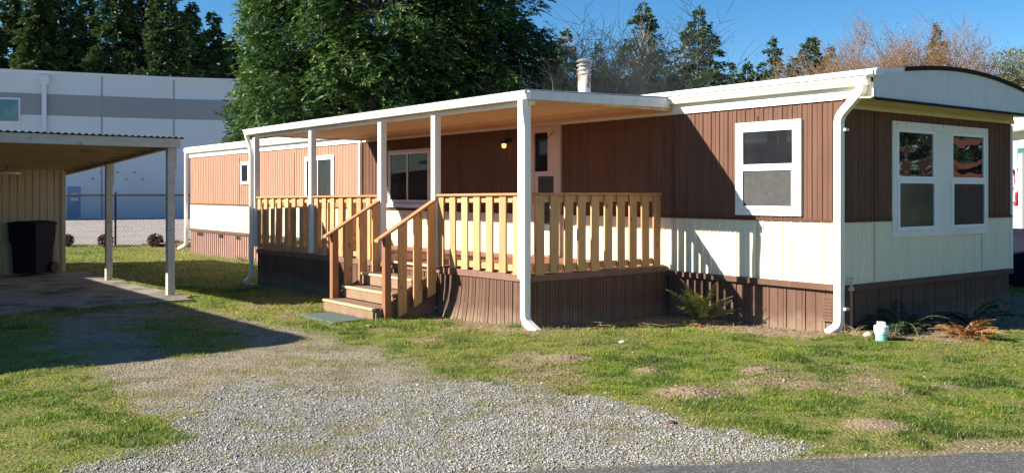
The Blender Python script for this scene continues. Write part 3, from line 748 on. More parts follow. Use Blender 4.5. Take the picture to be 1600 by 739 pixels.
A = Vector((-36.4, 63.6)); B = Vector((-25.6, 68.3)); Cc = Vector((-20.8, 69.5))
def on(p, q, base_off=0):
    d = (q-p).normalized(); n = Vector((d.y, -d.x))
    return lambda a, b, z: ((p+d*a+n*b).x, (p+d*a+n*b).y, z)
fa = on(A, B)
def apx(px, p, q):
    d = (q-p).normalized(); k = (px-800)/FPX; return (p.x-k*p.y)/(k*d.y-d.x)
for px_ in (159, 271.5):
    a = apx(px_, A, B); mb = MB(); mb.box(fa, a-.04, a+.04, .0, .045, -.3, 10.2); mb.build('panel_joint', MBAND, wh)
fb = on(B, Cc); a = .9; 
a0, a1 = apx(-60, A, B), apx(32, A, B)
mb = MB(); mb.box(fa, a0, a1, .03, .10, 6.6, 8.42); wn = mb.build('window', MPAR, wh)
mb = MB(); mb.box(fa, a0+.1, a1-.12, .09, .115, 6.74, 8.28); mb.build('pane', MTEAL, wn)
for k_ in range(7):
    a = apx(145+k_*13, A, B); mb = MB(); mb.box(fa, a-.07, a+.07, .0, .06, 2.6+.5*(k_ % 2), 2.74+.5*(k_ % 2)); mb.build('wall_plate', MBAND, wh)
mb = MB(); a = apx(140, A, B); mb.box(fa, a-.3, a+.3, .0, .25, 4.6, 4.9); mb.build('wall_light', MBAND, wh)
a = apx(69.5, A, B); mb = MB(); mb.box(fa, a-.32, a+.32, .05, .45, 9.45, 10.1); mb.box(fa, a-.15, a+.15, .05, .35, .0, 9.45); mb.build('downspout', MPAR, wh)
for (p0, p1) in ((103, 128),):
    a0, a1 = apx(p0, A, B), apx(p1, A, B); mb = MB(); mb.box(fa, a0, a1, .0, .06, -.25, 2.2); dd = mb.build('door', MPAR, wh)
    mb = MB(); mb.box(fa, a0+.08, a1-.08, .05, .08, -.2, 2.12); mb.build('door_leaf', MBLUE, dd)
    mb = MB(); mb.box(fa, a0+.35, a1-.3, .081, .09, 1.45, 1.62); mb.box(fa, a0+.3, a1-.25, .081, .09, 1.05, 1.3); mb.build('notice_plate', MPAR, dd)

# ================================================================ CHAIN LINK FENCE
FY = 31.6
fx0, fx1 = -24.0, -5.0
fz = -.245
fen = thing('chain_link_fence', (fx0, FY, fz), 0, 'black chain link fence between the lawn and the warehouse yard', 'fence')
mb = MB(); mb.tube([(fx0, FY, fz+1.80), (fx1, FY, fz+1.80)], .032, 8); mb.build('top_rail', MBLACK, fen)
x = -14.0-6.1
while x < fx1:
    mb = MB(); mb.tube([(x, FY+.03, fz-.05), (x, FY+.03, fz+1.86)], .038, 8); mb.lathe((x, FY+.03, fz+1.86), [(.045, 0), (.04, .03), (.01, .05)], 8); mb.build('post', MBLACK, fen); x += 3.05
V = []; Q = []
pt = .11; H = 1.76; r = .0048
for s in (-1, 1):
    x = fx0-H
    while x < fx1+H:
        xa, xb = (x, x+H) if s > 0 else (x+H, x)
        za, zb = fz+.02, fz+.02+H
        # clip
        def at(t): return xa+(xb-xa)*t
        t0, t1 = 0., 1.
        for lim, sg in ((fx0, 1), (fx1, -1)):
            for tt_ in (0, 1):
                pass
        lo, hi = min(xa, xb), max(xa, xb)
        c0, c1 = max(lo, fx0), min(hi, fx1)
        if c1 > c0:
            ta = (c0-xa)/(xb-xa); tb = (c1-xa)/(xb-xa); ta, tb = min(ta, tb), max(ta, tb)
            p = (at(ta), za+(zb-za)*ta); q_ = (at(tb), za+(zb-za)*tb)
            b = len(V)
            for (X, Z) in (p, q_): V += [(X-r, FY-.04, Z), (X+r, FY-.04, Z), (X, FY-.04-r*1.6, Z)]
            Q += [(b, b+1, b+4, b+3), (b+1, b+2, b+5, b+4), (b+2, b, b+3, b+5)]
        x += pt
npmesh('wire_mesh', V, Q, MBLACK, fen)

# ================================================================ NEIGHBOURS
# home to the left whose shadow falls across the drive (outside the frame)
nb = thing('neighbouring_mobile_home', CP(-.3, 11.7, 0), HA, 'cream neighbouring mobile home whose shadow falls over the drive', 'mobile home')
mb = MB(); mb.box(CP, -4.3, -.5, 12.1, 30.0, -.3, 2.75); mb.build('wall', MCREAM, nb)
mb = MB(); ks = np.linspace(-4.6, -.26, 15)
top = [2.92+.24*(1-((k+2.43)/2.17)**2) for k in ks]
mb.prism([CP(k, 11.7, z) for k, z in zip(ks, top)]+[CP(-.26, 11.7, 2.78), CP(-4.6, 11.7, 2.78)], [CP(k, 30.4, z) for k, z in zip(ks, top)]+[CP(-.26, 30.4, 2.78), CP(-4.6, 30.4, 2.78)]); mb.build('roof', MROOF, nb)
for w in (14, 19, 24):
    mb = MB(); mb.box(CP, -.5, -.47, w, w+1.2, 1.1, 2.3); f_ = mb.build('window', MWV, nb)
    mb = MB(); mb.box(CP, -.47, -.46, w+.08, w+1.12, 1.18, 2.22); mb.build('pane', MGLASS, f_)
# right neighbour: white home with a green edged awning
nr = thing('neighbouring_house', (13.4, 23, -.2), 0, 'white neighbouring house with a green awning edge at the right border', 'house')
L = lambda a, b, c: (12.0+a+.1*b, 21.5+b, c)
MNW = paint('neighbour_white', (.70, .69, .64), .6, .05, 2)
mb = MB(); mb.box(L, .9, 14, .5, 7, -.3, 3.2); mb.build('wall', MNW, nr)
mb = MB(); mb.prism([L(.5, .1, 3.2), L(.5, 7.4, 3.2), L(.5, 3.8, 4.6)], [L(14.5, .1, 3.2), L(14.5, 7.4, 3.2), L(14.5, 3.8, 4.6)]); mb.build('roof', MROOF, nr)
mb = MB(); mb.box(L, .4, 10, -2.6, .49, 2.62, 2.80); mb.build('awning', MNW, nr)
mb = MB(); mb.box(L, .36, 10, -2.66, -2.6, 2.46, 2.72); mb.box(L, .33, .39, -2.6, .45, 2.46, 2.72); mb.build('awning_edge', paint('green_paint', (.05, .16, .11), .5), nr)
mb = MB(); mb.box(L, .5, 3, .44, .49, .2, 2.3); mb.build('door', MDARK, nr)  # near-black sheet standing in for the dark opening under the awning
mb = MB(); xx = 798.5/1400*18.9; mb.box(lambda a, b, c: (a, b, c), xx-.05, xx+.08, 18.85, 18.98, -.3, 2.46); mb.build('awning_post', MNW, nr)
# folded red and white cloth hanging under the awning
vs = []; fs = []; mi = []
fxp = 10.98; fyp = 19.6
cols = 26; rows = 16
for i in range(cols+1):
    for j in range(rows+1):
        a = i/cols; b = j/rows; wd = .30+.5*b
        vs.append((fxp-.02+wd*(a-.0)+.04*math.sin(b*5), fyp+.05*math.sin(a*19+b*3)+.02*math.sin(b*11), 2.15-b*.82+.10*a))
for i in range(cols):
    for j in range(rows):
        k = i*(rows+1)+j; fs.append((k, k+rows+1, k+rows+2, k+1)); mi.append(1 if ((i*1.0/cols*5.5+j*.06) % 1) > .55 else 0)
me = bpy.data.meshes.new('hanging_cloth'); me.from_pydata(vs, [], fs); me.polygons.foreach_set('material_index', mi); me.update()
o = link('hanging_cloth', me, [paint('red_cloth', (.55, .03, .04), .8), paint('white_cloth', (.75, .73, .72), .8)]); o.modifiers.new('s', 'SOLIDIFY').thickness = .004; me.shade_smooth()
tag(o, 'red and white striped cloth hanging under the green edged awning', 'cloth')
# rust red roofed cabin added out of view for the end-wall panes to reflect
cb = thing('cabin', (26, 19, -.2), 0, 'cabin with a rust red roof, added out of view for the end wall window to mirror', 'cabin')
L2 = lambda a, b, c: (24+b, 15+a, c)
mb = MB(); mb.box(L2, 0, 9, 0, 5, -.3, 2.0); mb.build('wall', MDARK, cb)
mb = MB(); mb.prism([L2(-.4, -.5, 2.0), L2(-.4, 5.5, 2.0), L2(-.4, 2.5, 3.0)], [L2(9.4, -.5, 2.0), L2(9.4, 5.5, 2.0), L2(9.4, 2.5, 3.0)]); mb.build('roof', paint('rust_red_roof', (.19, .06, .035), .8, .25), cb)

# ================================================================ SMALL THINGS
x, y = gp(1377, 531)
pipe = thing('cleanout_pipe', (x, y, gz(x, y)-.02), 0, 'short white and mint green drain pipe by the corner downspout', 'pipe')
g = gz(x, y)
mb = MB(); mb.lathe((x, y, g-.05), [(.062, 0), (.062, .155)], 24); mb.build('pipe', paint('mint_plastic', (.25, .62, .48), .4, .05), pipe)
mb = MB(); mb.lathe((x, y, g+.075), [(.070, 0), (.070, .02), (.078, .022), (.078, .085), (.060, .09), (.060, .095)], 24); mb.box(lambda a, b, c: (x+a, y+b, g+.165+c), -.035, .035, -.035, .035, 0, .04); mb.build('cap', MWV, pipe, bevel=.004)
def stone(px, py, r, label, c, cat='stone', name='stone', fl=.6):
    x, y = gp(px, py); bm = bmesh.new(); bmesh.ops.create_icosphere(bm, subdivisions=2, radius=1)
    for v in bm.verts:
        k = 1+.18*(rnd.random()-.5); v.co = Vector((v.co.x*r*1.2*k, v.co.y*r*k, v.co.z*r*fl*k))
    me = bpy.data.meshes.new(name); bm.to_mesh(me); bm.free(); me.shade_smooth()
    o = link(name, me, paint(name+'_mat', c, .9, .15, 20)); o.location = (x, y, gz(x, y)+r*fl*.5); tag(o, label, cat)
stone(1357, 527, .052, 'round tan stone lying beside the mint green drain pipe', (.45, .37, .27), fl=.9)
stone(972, 537, .032, 'small white stone lying in the grass before the porch corner', (.8, .8, .78))
stone(1048, 661, .028, 'dark brown clod lying on the gravel edge', (.13, .065, .04), 'clod', 'soil_clod')
stone(575, 510, .03, 'small pale pebble by the foot of the steps', (.6, .58, .5))
# ================================================================ GROUND ZONES
def polyg(pts): return np.array([gp(a, b) for a, b in pts])
def sdist(P, x, y):
    """signed distance (+ inside) of points to polygon"""
    inside = np.zeros(len(x), bool); dm = np.full(len(x), 1e9)
    n = len(P)
    for i in range(n):
        ax, ay = P[i]; bx, by = P[(i+1) % n]
        c = ((ay > y) != (by > y))
        with np.errstate(divide='ignore', invalid='ignore'):
            xi = (bx-ax)*(y-ay)/(by-ay+1e-12)+ax
        inside ^= c & (x < xi)
        ex, ey = bx-ax, by-ay; t = np.clip(((x-ax)*ex+(y-ay)*ey)/(ex*ex+ey*ey+1e-12), 0, 1)
        dm = np.minimum(dm, np.hypot(x-ax-t*ex, y-ay-t*ey))
    return np.where(inside, dm, -dm)
PG = polyg([(100, 800), (165, 739), (240, 716), (300, 682), (262, 655), (300, 625), (370, 603), (500, 595), (650, 592), (745, 600), (800, 607), (925, 629), (1040, 647), (1140, 668), (1200, 693), (1205, 715), (1100, 800)])
PK = polyg([(60, 520), (90, 497), (200, 478), (262, 476), (370, 492), (480, 517), (560, 535), (640, 558), (720, 585), (790, 612), (700, 640), (300, 690), (225, 650), (205, 615), (160, 588), (110, 570)])
PMED = polyg([(200, 500), (330, 488), (385, 520), (390, 545), (290, 560), (225, 545)])
MND = [(1080, 617, .30, .07), (1015, 581, .17, .05), (880, 561, .26, .04), (1190, 579, .22, .045), (1170, 598, .16, .035), (1365, 668, .27, .05), (668, 531, .2, .02), (600, 517, .2, .02), (1475, 603, .13, .02), (1020, 455, .1, .0)]
MG = [(*gp(a, b), r, h) for a, b, r, h in MND]
def zones(x, y):
    x = np.asarray(x, float); y = np.asarray(y, float)
    wx = (fbm(x, y, 1.7, 21)-.5)*.55+(fbm(x, y, 7, 25)-.5)*.25
    gr = sstep(-.22, .22, sdist(PG, x, y)+wx*1.3)
    pk = sstep(-.16, .2, sdist(PK, x, y)+wx)
    pk = pk*(1-.8*sstep(-.1, .25, sdist(PMED, x, y)+wx))
    pk = np.clip(pk-gr*.8, 0, 1)
    rx, ry = x-CX, y-CY
    u = rx*W_[0]+ry*W_[1]; v = rx*M_[0]+ry*M_[1]
    t = rx*F_[0]+ry*F_[1]; d = rx*NF[0]+ry*NF[1]
    so = sstep(1.15, .75, v+wx*1.1)*((u > -.1) & (u < 2.9))*(v > -1)
    so = np.maximum(so, sstep(3.45, 3.1, v+wx*.9)*((u > 2.2) & (u < 3.6))*.8)
    so = np.maximum(so, sstep(1.55, .95, d+wx*1.2)*sstep(-.15, .3, t)*(d > -1)*(t < WF+3))
    so = np.maximum(so, .7*sstep(.40, .15, v+wx*.5)*(v > -1)*(u > 2.9))
    so = np.maximum(so, .8*sstep(2.95, 2.75, v+wx*.5)*(u > 3.6)*(u < UE+.2)*(v > -1))
    for (mx_, my_, r, h) in MG: so = np.maximum(so, sstep(1.25, .75, np.hypot((x-mx_), (y-my_)*1.3)/r+wx*1.6))
    ed = y-(5.19+.129*(x+.41))
    so = np.maximum(so, .7*sstep(.30, .05, ed+wx*1.1)*(x > .8)*(1-gr))
    so = np.maximum(so, .7*sstep(.70, .80, fbm(x, y, 1.1, 55)+.04*(fbm(x, y, 9, 2)-.5))*(1-gr))
    ya = (y > 32.0+.15*(wx))*1.0
    ya = np.maximum(ya, 0)
    return gr, pk, so*(1-gr), ya
def hmound(x, y):
    z = 0
    for (mx_, my_, r, h) in MG:
        q_ = np.hypot(x-mx_, y-my_)/r; z = z+h*np.exp(-q_**2*1.6)*(1+.35*(fbm(x, y, 14, 31)-.5))
    return z
def hg(x, y): return hz(x, y)+hmound(np.asarray(x, float), np.asarray(y, float))
def axis(lo, hi, st, far, k=1.25):
    c = list(np.arange(lo, hi+1e-6, st)); s = st; a = hi
    while a < far: s *= k; a += s; c.append(a)
    s = st; a = lo; pre = []
    while a > -far: s *= k; a -= s; pre.append(a)
    return np.array(pre[::-1]+c)
xs = axis(-12, 11, .07, 900); ys = axis(4.4, 24, .07, 900)
GX, GY = np.meshgrid(xs, ys, indexing='ij'); gx, gy = GX.ravel(), GY.ravel()
gzv = hg(gx, gy); g_, p_, s_, y_ = zones(gx, gy)
near = (gy > 5)&(gy < 26)&(np.abs(gx) < 13)
gzv = gzv+near*(.004*(fbm(gx, gy, 16, 77)-.5)*4*(1-g_*.5))*np.clip((gy-6)/1., 0, 1)
nx_, ny_ = GX.shape
idx = np.arange(nx_*ny_).reshape(nx_, ny_)
Fq = np.stack([idx[:-1, :-1], idx[1:, :-1], idx[1:, 1:], idx[:-1, 1:]], -1).reshape(-1, 4)
def groundmat():
    m, t, b = nt('ground_surface')
    def at(n):
        a = t.nodes.new('ShaderNodeAttribute'); a.attribute_name = n; return a.outputs['Fac']
    n1 = noise(t, .9, 6); n2 = noise(t, 14, 6, rough=.7); n3 = noise(t, 60, 4, rough=.7)
    grass = ramp(t, n1, [(.3, (.10, .135, .022)), (.5, (.15, .17, .03)), (.7, (.22, .185, .05))])
    grass = mixc(t, .55, grass, ramp(t, n2, [(.35, (.05, .06, .016)), (.65, (.27, .25, .08))]))
    soil = ramp(t, n2, [(.3, (.24, .165, .10)), (.7, (.44, .33, .215))])
    soil = mixc(t, .35, soil, ramp(t, n3, [(.35, (.06, .04, .025)), (.7, (.36, .27, .17))]))
    vo = nd(t, 'ShaderNodeTexVoronoi', Scale=42.0); tc = t.nodes.new('ShaderNodeTexCoord'); t.links.new(tc.outputs['Object'], vo.inputs['Vector'])
    hs = t.nodes.new('ShaderNodeSeparateColor'); t.links.new(vo.outputs['Color'], hs.inputs[0])
    gravel = ramp(t, hs.outputs[0], [(0, (.12, .115, .10)), (.5, (.25, .24, .21)), (1, (.42, .40, .36))])
    gravel = mixc(t, ramp(t, noise(t, 3.1, 6, rough=.7), [(.44, (0, 0, 0)), (.6, (.8, .8, .8))]), gravel, (.17, .145, .05))
    gravel = mixc(t, ramp(t, noise(t, 9, 4, rough=.7), [(.5, (0, 0, 0)), (.62, (.6, .6, .6))]), gravel, (.16, .12, .07))
    packed = mixc(t, .35, ramp(t, n2, [(.3, (.22, .17, .11)), (.7, (.38, .31, .21))]), gravel)
    n4 = noise(t, 2.4, 6, rough=.65)
    pf = ramp(t, n4, [(.45, (0, 0, 0)), (.62, (.55, .55, .55))])
    packed = mixc(t, pf, packed, (.105, .10, .035))
    yard = ramp(t, noise(t, .35, 5), [(.3, (.34, .30, .275)), (.7, (.43, .385, .35))])
    c = mixc(t, at('soil'), grass, soil); c = mixc(t, at('packed'), c, packed); c = mixc(t, at('gravel'), c, gravel); c = mixc(t, at('yard'), c, yard)
    t.links.new(c, b.inputs['Base Color']); b.inputs['Roughness'].default_value = .95; b.inputs['Specular IOR Level'].default_value = .15
    ad = nd(t, 'ShaderNodeMath', operation='ADD'); t.links.new(n3, ad.inputs[0]); t.links.new(vo.outputs['Distance'], ad.inputs[1])
    bump(t, b, ad.outputs[0], .7, .02)
    return m
go = npmesh('ground', np.stack([gx, gy, gzv], 1), Fq, groundmat(), attr={'gravel': ('POINT', g_), 'packed': ('POINT', p_), 'soil': ('POINT', s_), 'yard': ('POINT', y_)}, smooth=True)
tag(go, kind='structure')
# road in front
MASP = None
def asph():
    m, t, b = nt('asphalt')
    vo = nd(t, 'ShaderNodeTexVoronoi', Scale=95.0); tc = t.nodes.new('ShaderNodeTexCoord'); t.links.new(tc.outputs['Object'], vo.inputs['Vector'])
    hs = t.nodes.new('ShaderNodeSeparateColor'); t.links.new(vo.outputs['Color'], hs.inputs[0])
    c = ramp(t, hs.outputs[0], [(0, (.05, .048, .046)), (.7, (.085, .081, .077)), (1, (.22, .21, .19))])
    c = mixc(t, ramp(t, noise(t, 1.5, 5), [(.35, (0, 0, 0)), (.7, (.4, .4, .4))]), c, (.13, .12, .11))
    t.links.new(c, b.inputs['Base Color']); b.inputs['Roughness'].default_value = .85
    bump(t, b, vo.outputs['Distance'], .6, .006); return m
vs = []; fs = []; rx_ = np.arange(-40, 60, .05)
for i, x in enumerate(rx_):
    e = 5.19+.129*(x+.41)-.03+.07*(float(fbm(x, 0., 3, 14))-.5)+.03*(float(fbm(x, 2., 14, 15))-.5)
    vs += [(x, e, -.012), (x, e-.035, .012), (x, e-1.2, .02), (x, e-9.5, .02)]
for i in range(len(rx_)-1):
    for k in range(3): a = i*4+k; fs.append((a, a+4, a+5, a+1))
me = bpy.data.meshes.new('road'); me.from_pydata(vs, [], fs); me.update(); o = link('road', me, asph()); tag(o, kind='structure')

# ================================================================ GRAVEL STONES
rng = np.random.default_rng(5)
def scatter(n, x0, x1, y0, y1, power=1.0):
    y = y0*(y1/y0)**(rng.random(n)**power); x = (rng.random(n)-.5)*2*(.60*y+.4)
    return x, y
def stones(N, mask, smin, smax, ymax, seed):
    x, y = scatter(N, 0, 0, 5.0, ymax)
    g, p, s, ya = zones(x, y); m = mask(g, p, s, x, y); k = rng.random(N) < m; x, y = x[k], y[k]; n = len(x)
    sz = smin+(smax-smin)*rng.random(n)**2.2; sz *= np.where(rng.random(n) < .015, 1.9, 1)
    base = np.array([(1, 0, 0), (0, 1, 0), (-1, 0, 0), (0, -1, 0), (0, 0, 1), (0, 0, -1)], float)
    a = rng.random(n)*6.28; V = base[None]*(.7+.6*rng.random((n, 6, 1)))*sz[:, None, None]
    V[:, :, 2] *= .65
    c, s2 = np.cos(a)[:, None], np.sin(a)[:, None]; X = V[:, :, 0]*c-V[:, :, 1]*s2; Yy = V[:, :, 0]*s2+V[:, :, 1]*c
    tl = (rng.random(n)-.5)*.9
    Z = V[:, :, 2]+X*np.tan(tl)[:, None]*.5
    V = np.stack([X+x[:, None], Yy+y[:, None], Z+(hg(x, y)+sz*.25)[:, None]], -1).reshape(-1, 3)
    f = np.array([(0, 1, 4), (1, 2, 4), (2, 3, 4), (3, 0, 4), (1, 0, 5), (2, 1, 5), (3, 2, 5), (0, 3, 5)])
    F = (np.arange(n)[:, None, None]*6+f[None]).reshape(-1, 3)
    tone = np.repeat(rng.random(n), 8)
    return V, F, tone
def stonemat():
    m, t, b = nt('gravel_stone')
    a = t.nodes.new('ShaderNodeAttribute'); a.attribute_name = 'tone'
    c = ramp(t, a.outputs['Fac'], [(0, (.14, .135, .12)), (.35, (.26, .25, .23)), (.75, (.36, .35, .325)), (.9, (.40, .34, .26)), (1, (.56, .54, .50))])
    t.links.new(c, b.inputs['Base Color']); b.inputs['Roughness'].default_value = .85; return m
MST = stonemat()
def gmask(g, p, s, x, y): return np.clip(g*(.10+.55*sstep(.34, .52, fbm(x, y, 2.2, 61))+.35*sstep(.4, .6, fbm(x, y, 9, 63)))+p*.07+.02*(s > .3), 0, 1)*(y > 5.22+.129*(x+.41)-.07*rng.random(len(x))**3)
V, F, tn = stones(330000, gmask, .0035, .0100, 12, 1)
o = npmesh('gravel_stones', V, F, MST, attr={'tone': ('FACE', tn)}); tag(o, 'loose grey gravel of the drive', 'gravel', kind='stuff')

# ================================================================ GRASS
def inside_built(x, y, pad=0.):
    rx, ry = x-CX, y-CY
    u = rx*W_[0]+ry*W_[1]; v = rx*M_[0]+ry*M_[1]
    b = (u > -.02)&(v < .0+pad)&(v > -WF)&(u < UL)
    b |= (u > U0)&(u < UE)&(v < PV+pad)&(v > -.1)
    b |= (u > SU0-.05)&(u < SU1+.03)&(v < 3.62)&(v > 0)
    b |= (u > 4.85)&(u < 5.85)&(v > 3.64)&(v < 4.18)
    n = x*N_[0]+y*N_[1]; w = x*W_[0]+y*W_[1]
    b |= (n < 5.06)&(w > 14.62)&(w < 26)
    b |= y > 31.9
    return b
def grass(N, y0, y1, hmin, hmax, wid, seed, dens=1.0):
    y = np.sqrt(rng.random(N)*(y1**2-y0**2)+y0**2); x = (rng.random(N)-.5)*2*(.585*y+.3)
    g, p, s, ya = zones(x, y)
    n1 = fbm(x, y, .8, 41); n2 = fbm(x, y, 5.5, 43); n3 = fbm(x, y, 2.3, 47)
    m = (1-np.clip(g*1.05-.34*sstep(.50, .62, fbm(x, y, 5.4, 71)), 0, 1))*(1-np.clip(p*.97-.5*sstep(.5, .66, n3), 0, 1))*(1-.93*s)
    m = m*(.25+.85*sstep(.32, .55, n2))*(1-.35*sstep(.52, .7, fbm(x, y, 1.4, 91)))*dens
    ok = (rng.random(N) < m)&~inside_built(x, y)&(y > 5.24+.129*(x+.41))
    x, y, n1, n2, s, g, p, n3 = [q_[ok] for q_ in (x, y, n1, n2, s, g, p, n3)]; n = len(x)
    lush = sstep(.42, .62, n2)*(1-.6*np.clip(g+p, 0, 1))
    h = (hmin+(hmax-hmin)*rng.random(n)**1.6)*(.5+.95*lush+.6*sstep(.62, .75, fbm(x, y, 4.2, 87)))
    a = rng.random(n)*6.283; le = .35+.9*rng.random(n)
    w = wid*(.7+.6*rng.random(n))
    z = hg(x, y)-.006
    dx, dy = np.cos(a), np.sin(a); b = rng.random(n)*6.283; sx, sy = np.cos(b), np.sin(b)
    P0 = np.stack([x-sx*w, y-sy*w, z], 1); P1 = np.stack([x+sx*w, y+sy*w, z], 1)
    mx1 = x+dx*h*le*.3; my1 = y+dy*h*le*.3
    P2 = np.stack([mx1+sx*w*.8, my1+sy*w*.8, z+h*.6], 1); P3 = np.stack([mx1-sx*w*.8, my1-sy*w*.8, z+h*.6], 1)
    tx = x+dx*h*le; ty = y+dy*h*le
    P4 = np.stack([tx, ty, z+h*(1-.25*le)], 1)
    V = np.stack([P0, P1, P2, P3, P4, P4+1e-4], 1).reshape(-1, 3)
    f = np.array([(0, 1, 2, 3), (3, 2, 4, 5)]); F = (np.arange(n)[:, None, None]*6+f[None]).reshape(-1, 4)
    tone = .43+.5*(n1-.5)+.5*(n3-.5)*1.4+.3*(fbm(x, y, 8, 83)-.5)+.30*(rng.random(n)-.5)-.17*lush
    dry = rng.random(n) < (.16+.28*sstep(.44, .64, n1)+.3*np.clip(s, 0, 1)+.2*p+.2*g)
    tone = np.where(dry, .75+.25*rng.random(n), np.clip(tone, 0, .66))
    return V, F, np.repeat(tone, 2)
def grassmat():
    m, t, b = nt('grass_blades')
    a = t.nodes.new('ShaderNodeAttribute'); a.attribute_name = 'tone'
    c = ramp(t, a.outputs['Fac'], [(0, (.045, .11, .012)), (.25, (.15, .27, .022)), (.5, (.34, .41, .04)), (.68, (.48, .45, .08)), (.8, (.34, .27, .11)), (1, (.48, .40, .22))])
    t.links.new(c, b.inputs['Base Color']); b.inputs['Roughness'].default_value = .5; b.inputs['Specular IOR Level'].default_value = .35
    tr = t.nodes.new('ShaderNodeBsdfTranslucent'); t.links.new(c, tr.inputs[0]); mx = t.nodes.new('ShaderNodeMixShader'); mx.inputs[0].default_value = .5
    t.links.new(b.outputs[0], mx.inputs[1]); t.links.new(tr.outputs[0], mx.inputs[2]); t.links.new(mx.outputs[0], t.nodes['Material Output'].inputs[0]); return m
parts_ = [grass(520000, 5.2, 10.5, .012, .036, .0025, 1), grass(260000, 10.5, 17, .02, .048, .0042, 2), grass(120000, 17, 32, .025, .06, .007, 3)]
off = 0; VV = []; FF = []; TT = []
for V, F, T in parts_: VV.append(V); FF.append(F+off); TT.append(T); off += len(V)
o = npmesh('grass', np.concatenate(VV), np.concatenate(FF), grassmat(), attr={'tone': ('FACE', np.concatenate(TT))}); tag(o, 'patchy mossy lawn grass around the drive', 'grass', kind='stuff')
# litter of needles, chips and dry leaves on the bare soil
def litter(N, y0, y1):
    y = np.sqrt(rng.random(N)*(y1**2-y0**2)+y0**2); x = (rng.random(N)-.5)*2*(.585*y+.3)
    g, p, s, ya = zones(x, y); ok = (rng.random(N) < np.clip(s*.55+.05, 0, 1))&~inside_built(x, y)&(y > 6.3)
    x, y = x[ok], y[ok]; n = len(x); z = hg(x, y)+.006
    a = rng.random(n)*6.283; l = .012+.035*rng.random(n)**2; w = .003+.006*rng.random(n)
    dx, dy = np.cos(a), np.sin(a); tz = (rng.random(n)-.3)*.02
    P = [np.stack([x-dx*l, y-dy*l, z-tz*.3], 1), np.stack([x+dy*w, y-dx*w, z+.004], 1), np.stack([x+dx*l, y+dy*l, z+tz+.004], 1), np.stack([x-dy*w, y+dx*w, z+.004], 1)]
    V = np.stack(P, 1).reshape(-1, 3); F = np.arange(n*4).reshape(-1, 4); return V, F, rng.random(n)
V, F, T = litter(60000, 6, 15)
lm, lt, lb = nt('dry_litter'); at_ = lt.nodes.new('ShaderNodeAttribute'); at_.attribute_name = 'tone'
lt.links.new(ramp(lt, at_.outputs['Fac'], [(0, (.07, .035, .018)), (.5, (.20, .11, .06)), (.85, (.38, .25, .14)), (1, (.6, .48, .33))]), lb.inputs['Base Color']); lb.inputs['Roughness'].default_value = .85
o = npmesh('leaf_litter', V, F, lm, attr={'tone': ('FACE', T)}); tag(o, 'brown leaf litter and bark on the bare soil', 'litter', kind='stuff')
# ================================================================ PLANTS AND TREES
def unit(a): return a/np.maximum(np.linalg.norm(a, axis=-1, keepdims=True), 1e-9)
def leaves(P, D, L, Wd, rs, up=None):
    """rhombic leaves: base P, direction D, length L, half width Wd"""
    n = len(P); rv = rs.normal(size=(n, 3))
    if up is not None: rv = rv*.5+up
    S = unit(np.cross(D, rv)); L = np.broadcast_to(L, (n,))[:, None]; Wd = np.broadcast_to(Wd, (n,))[:, None]
    V = np.stack([P, P+D*L*.45+S*Wd, P+D*L, P+D*L*.45-S*Wd], 1).reshape(-1, 3)
    return V, np.arange(n*4).reshape(-1, 4)
def prisms(P0, P1, R0, R1, k=4):
    P0, P1 = np.asarray(P0, float), np.asarray(P1, float); n = len(P0)
    D = unit(P1-P0); A = np.where(np.abs(D[:, 2:3]) < .9, np.array([[0, 0, 1.]]), np.array([[1., 0, 0]])); A = unit(np.cross(D, A)); B = np.cross(D, A)
    rings = []
    for P, R_ in ((P0, R0), (P1, R1)):
        for i in range(k):
            a = 6.2832*i/k; rings.append(P+(A*math.cos(a)+B*math.sin(a))*np.asarray(R_)[:, None])
    V = np.stack(rings, 1).reshape(-1, 3); f = np.array([(i, (i+1) % k, k+(i+1) % k, k+i) for i in range(k)])
    F = (np.arange(n)[:, None, None]*2*k+f[None]).reshape(-1, 4); return V, F
MBARK = paint('bark', (.085, .06, .045), .9, .25, 6, (1, 1, .2), bs=.6, fine=20)
MTWIG = paint('pale_twig', (.42, .34, .24), .8, .2, 6)
MTWIG2 = paint('brown_twig', (.27, .165, .095), .8, .2, 6)
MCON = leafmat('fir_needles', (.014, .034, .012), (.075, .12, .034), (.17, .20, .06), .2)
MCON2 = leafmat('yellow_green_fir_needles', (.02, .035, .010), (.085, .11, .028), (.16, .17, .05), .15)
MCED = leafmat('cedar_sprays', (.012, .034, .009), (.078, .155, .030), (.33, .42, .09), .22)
def trunk(root, x, y, z0, h, r, lean=(0, 0)):
    n = 7; P = np.array([(x+lean[0]*i/n, y+lean[1]*i/n, z0+h*i/n) for i in range(n+1)]); Rr = r*(1-np.arange(n+1)/n*.93)
    V, F = prisms(P[:-1], P[1:], Rr[:-1], Rr[1:], 8); npmesh('trunk', V, F, MBARK, root)
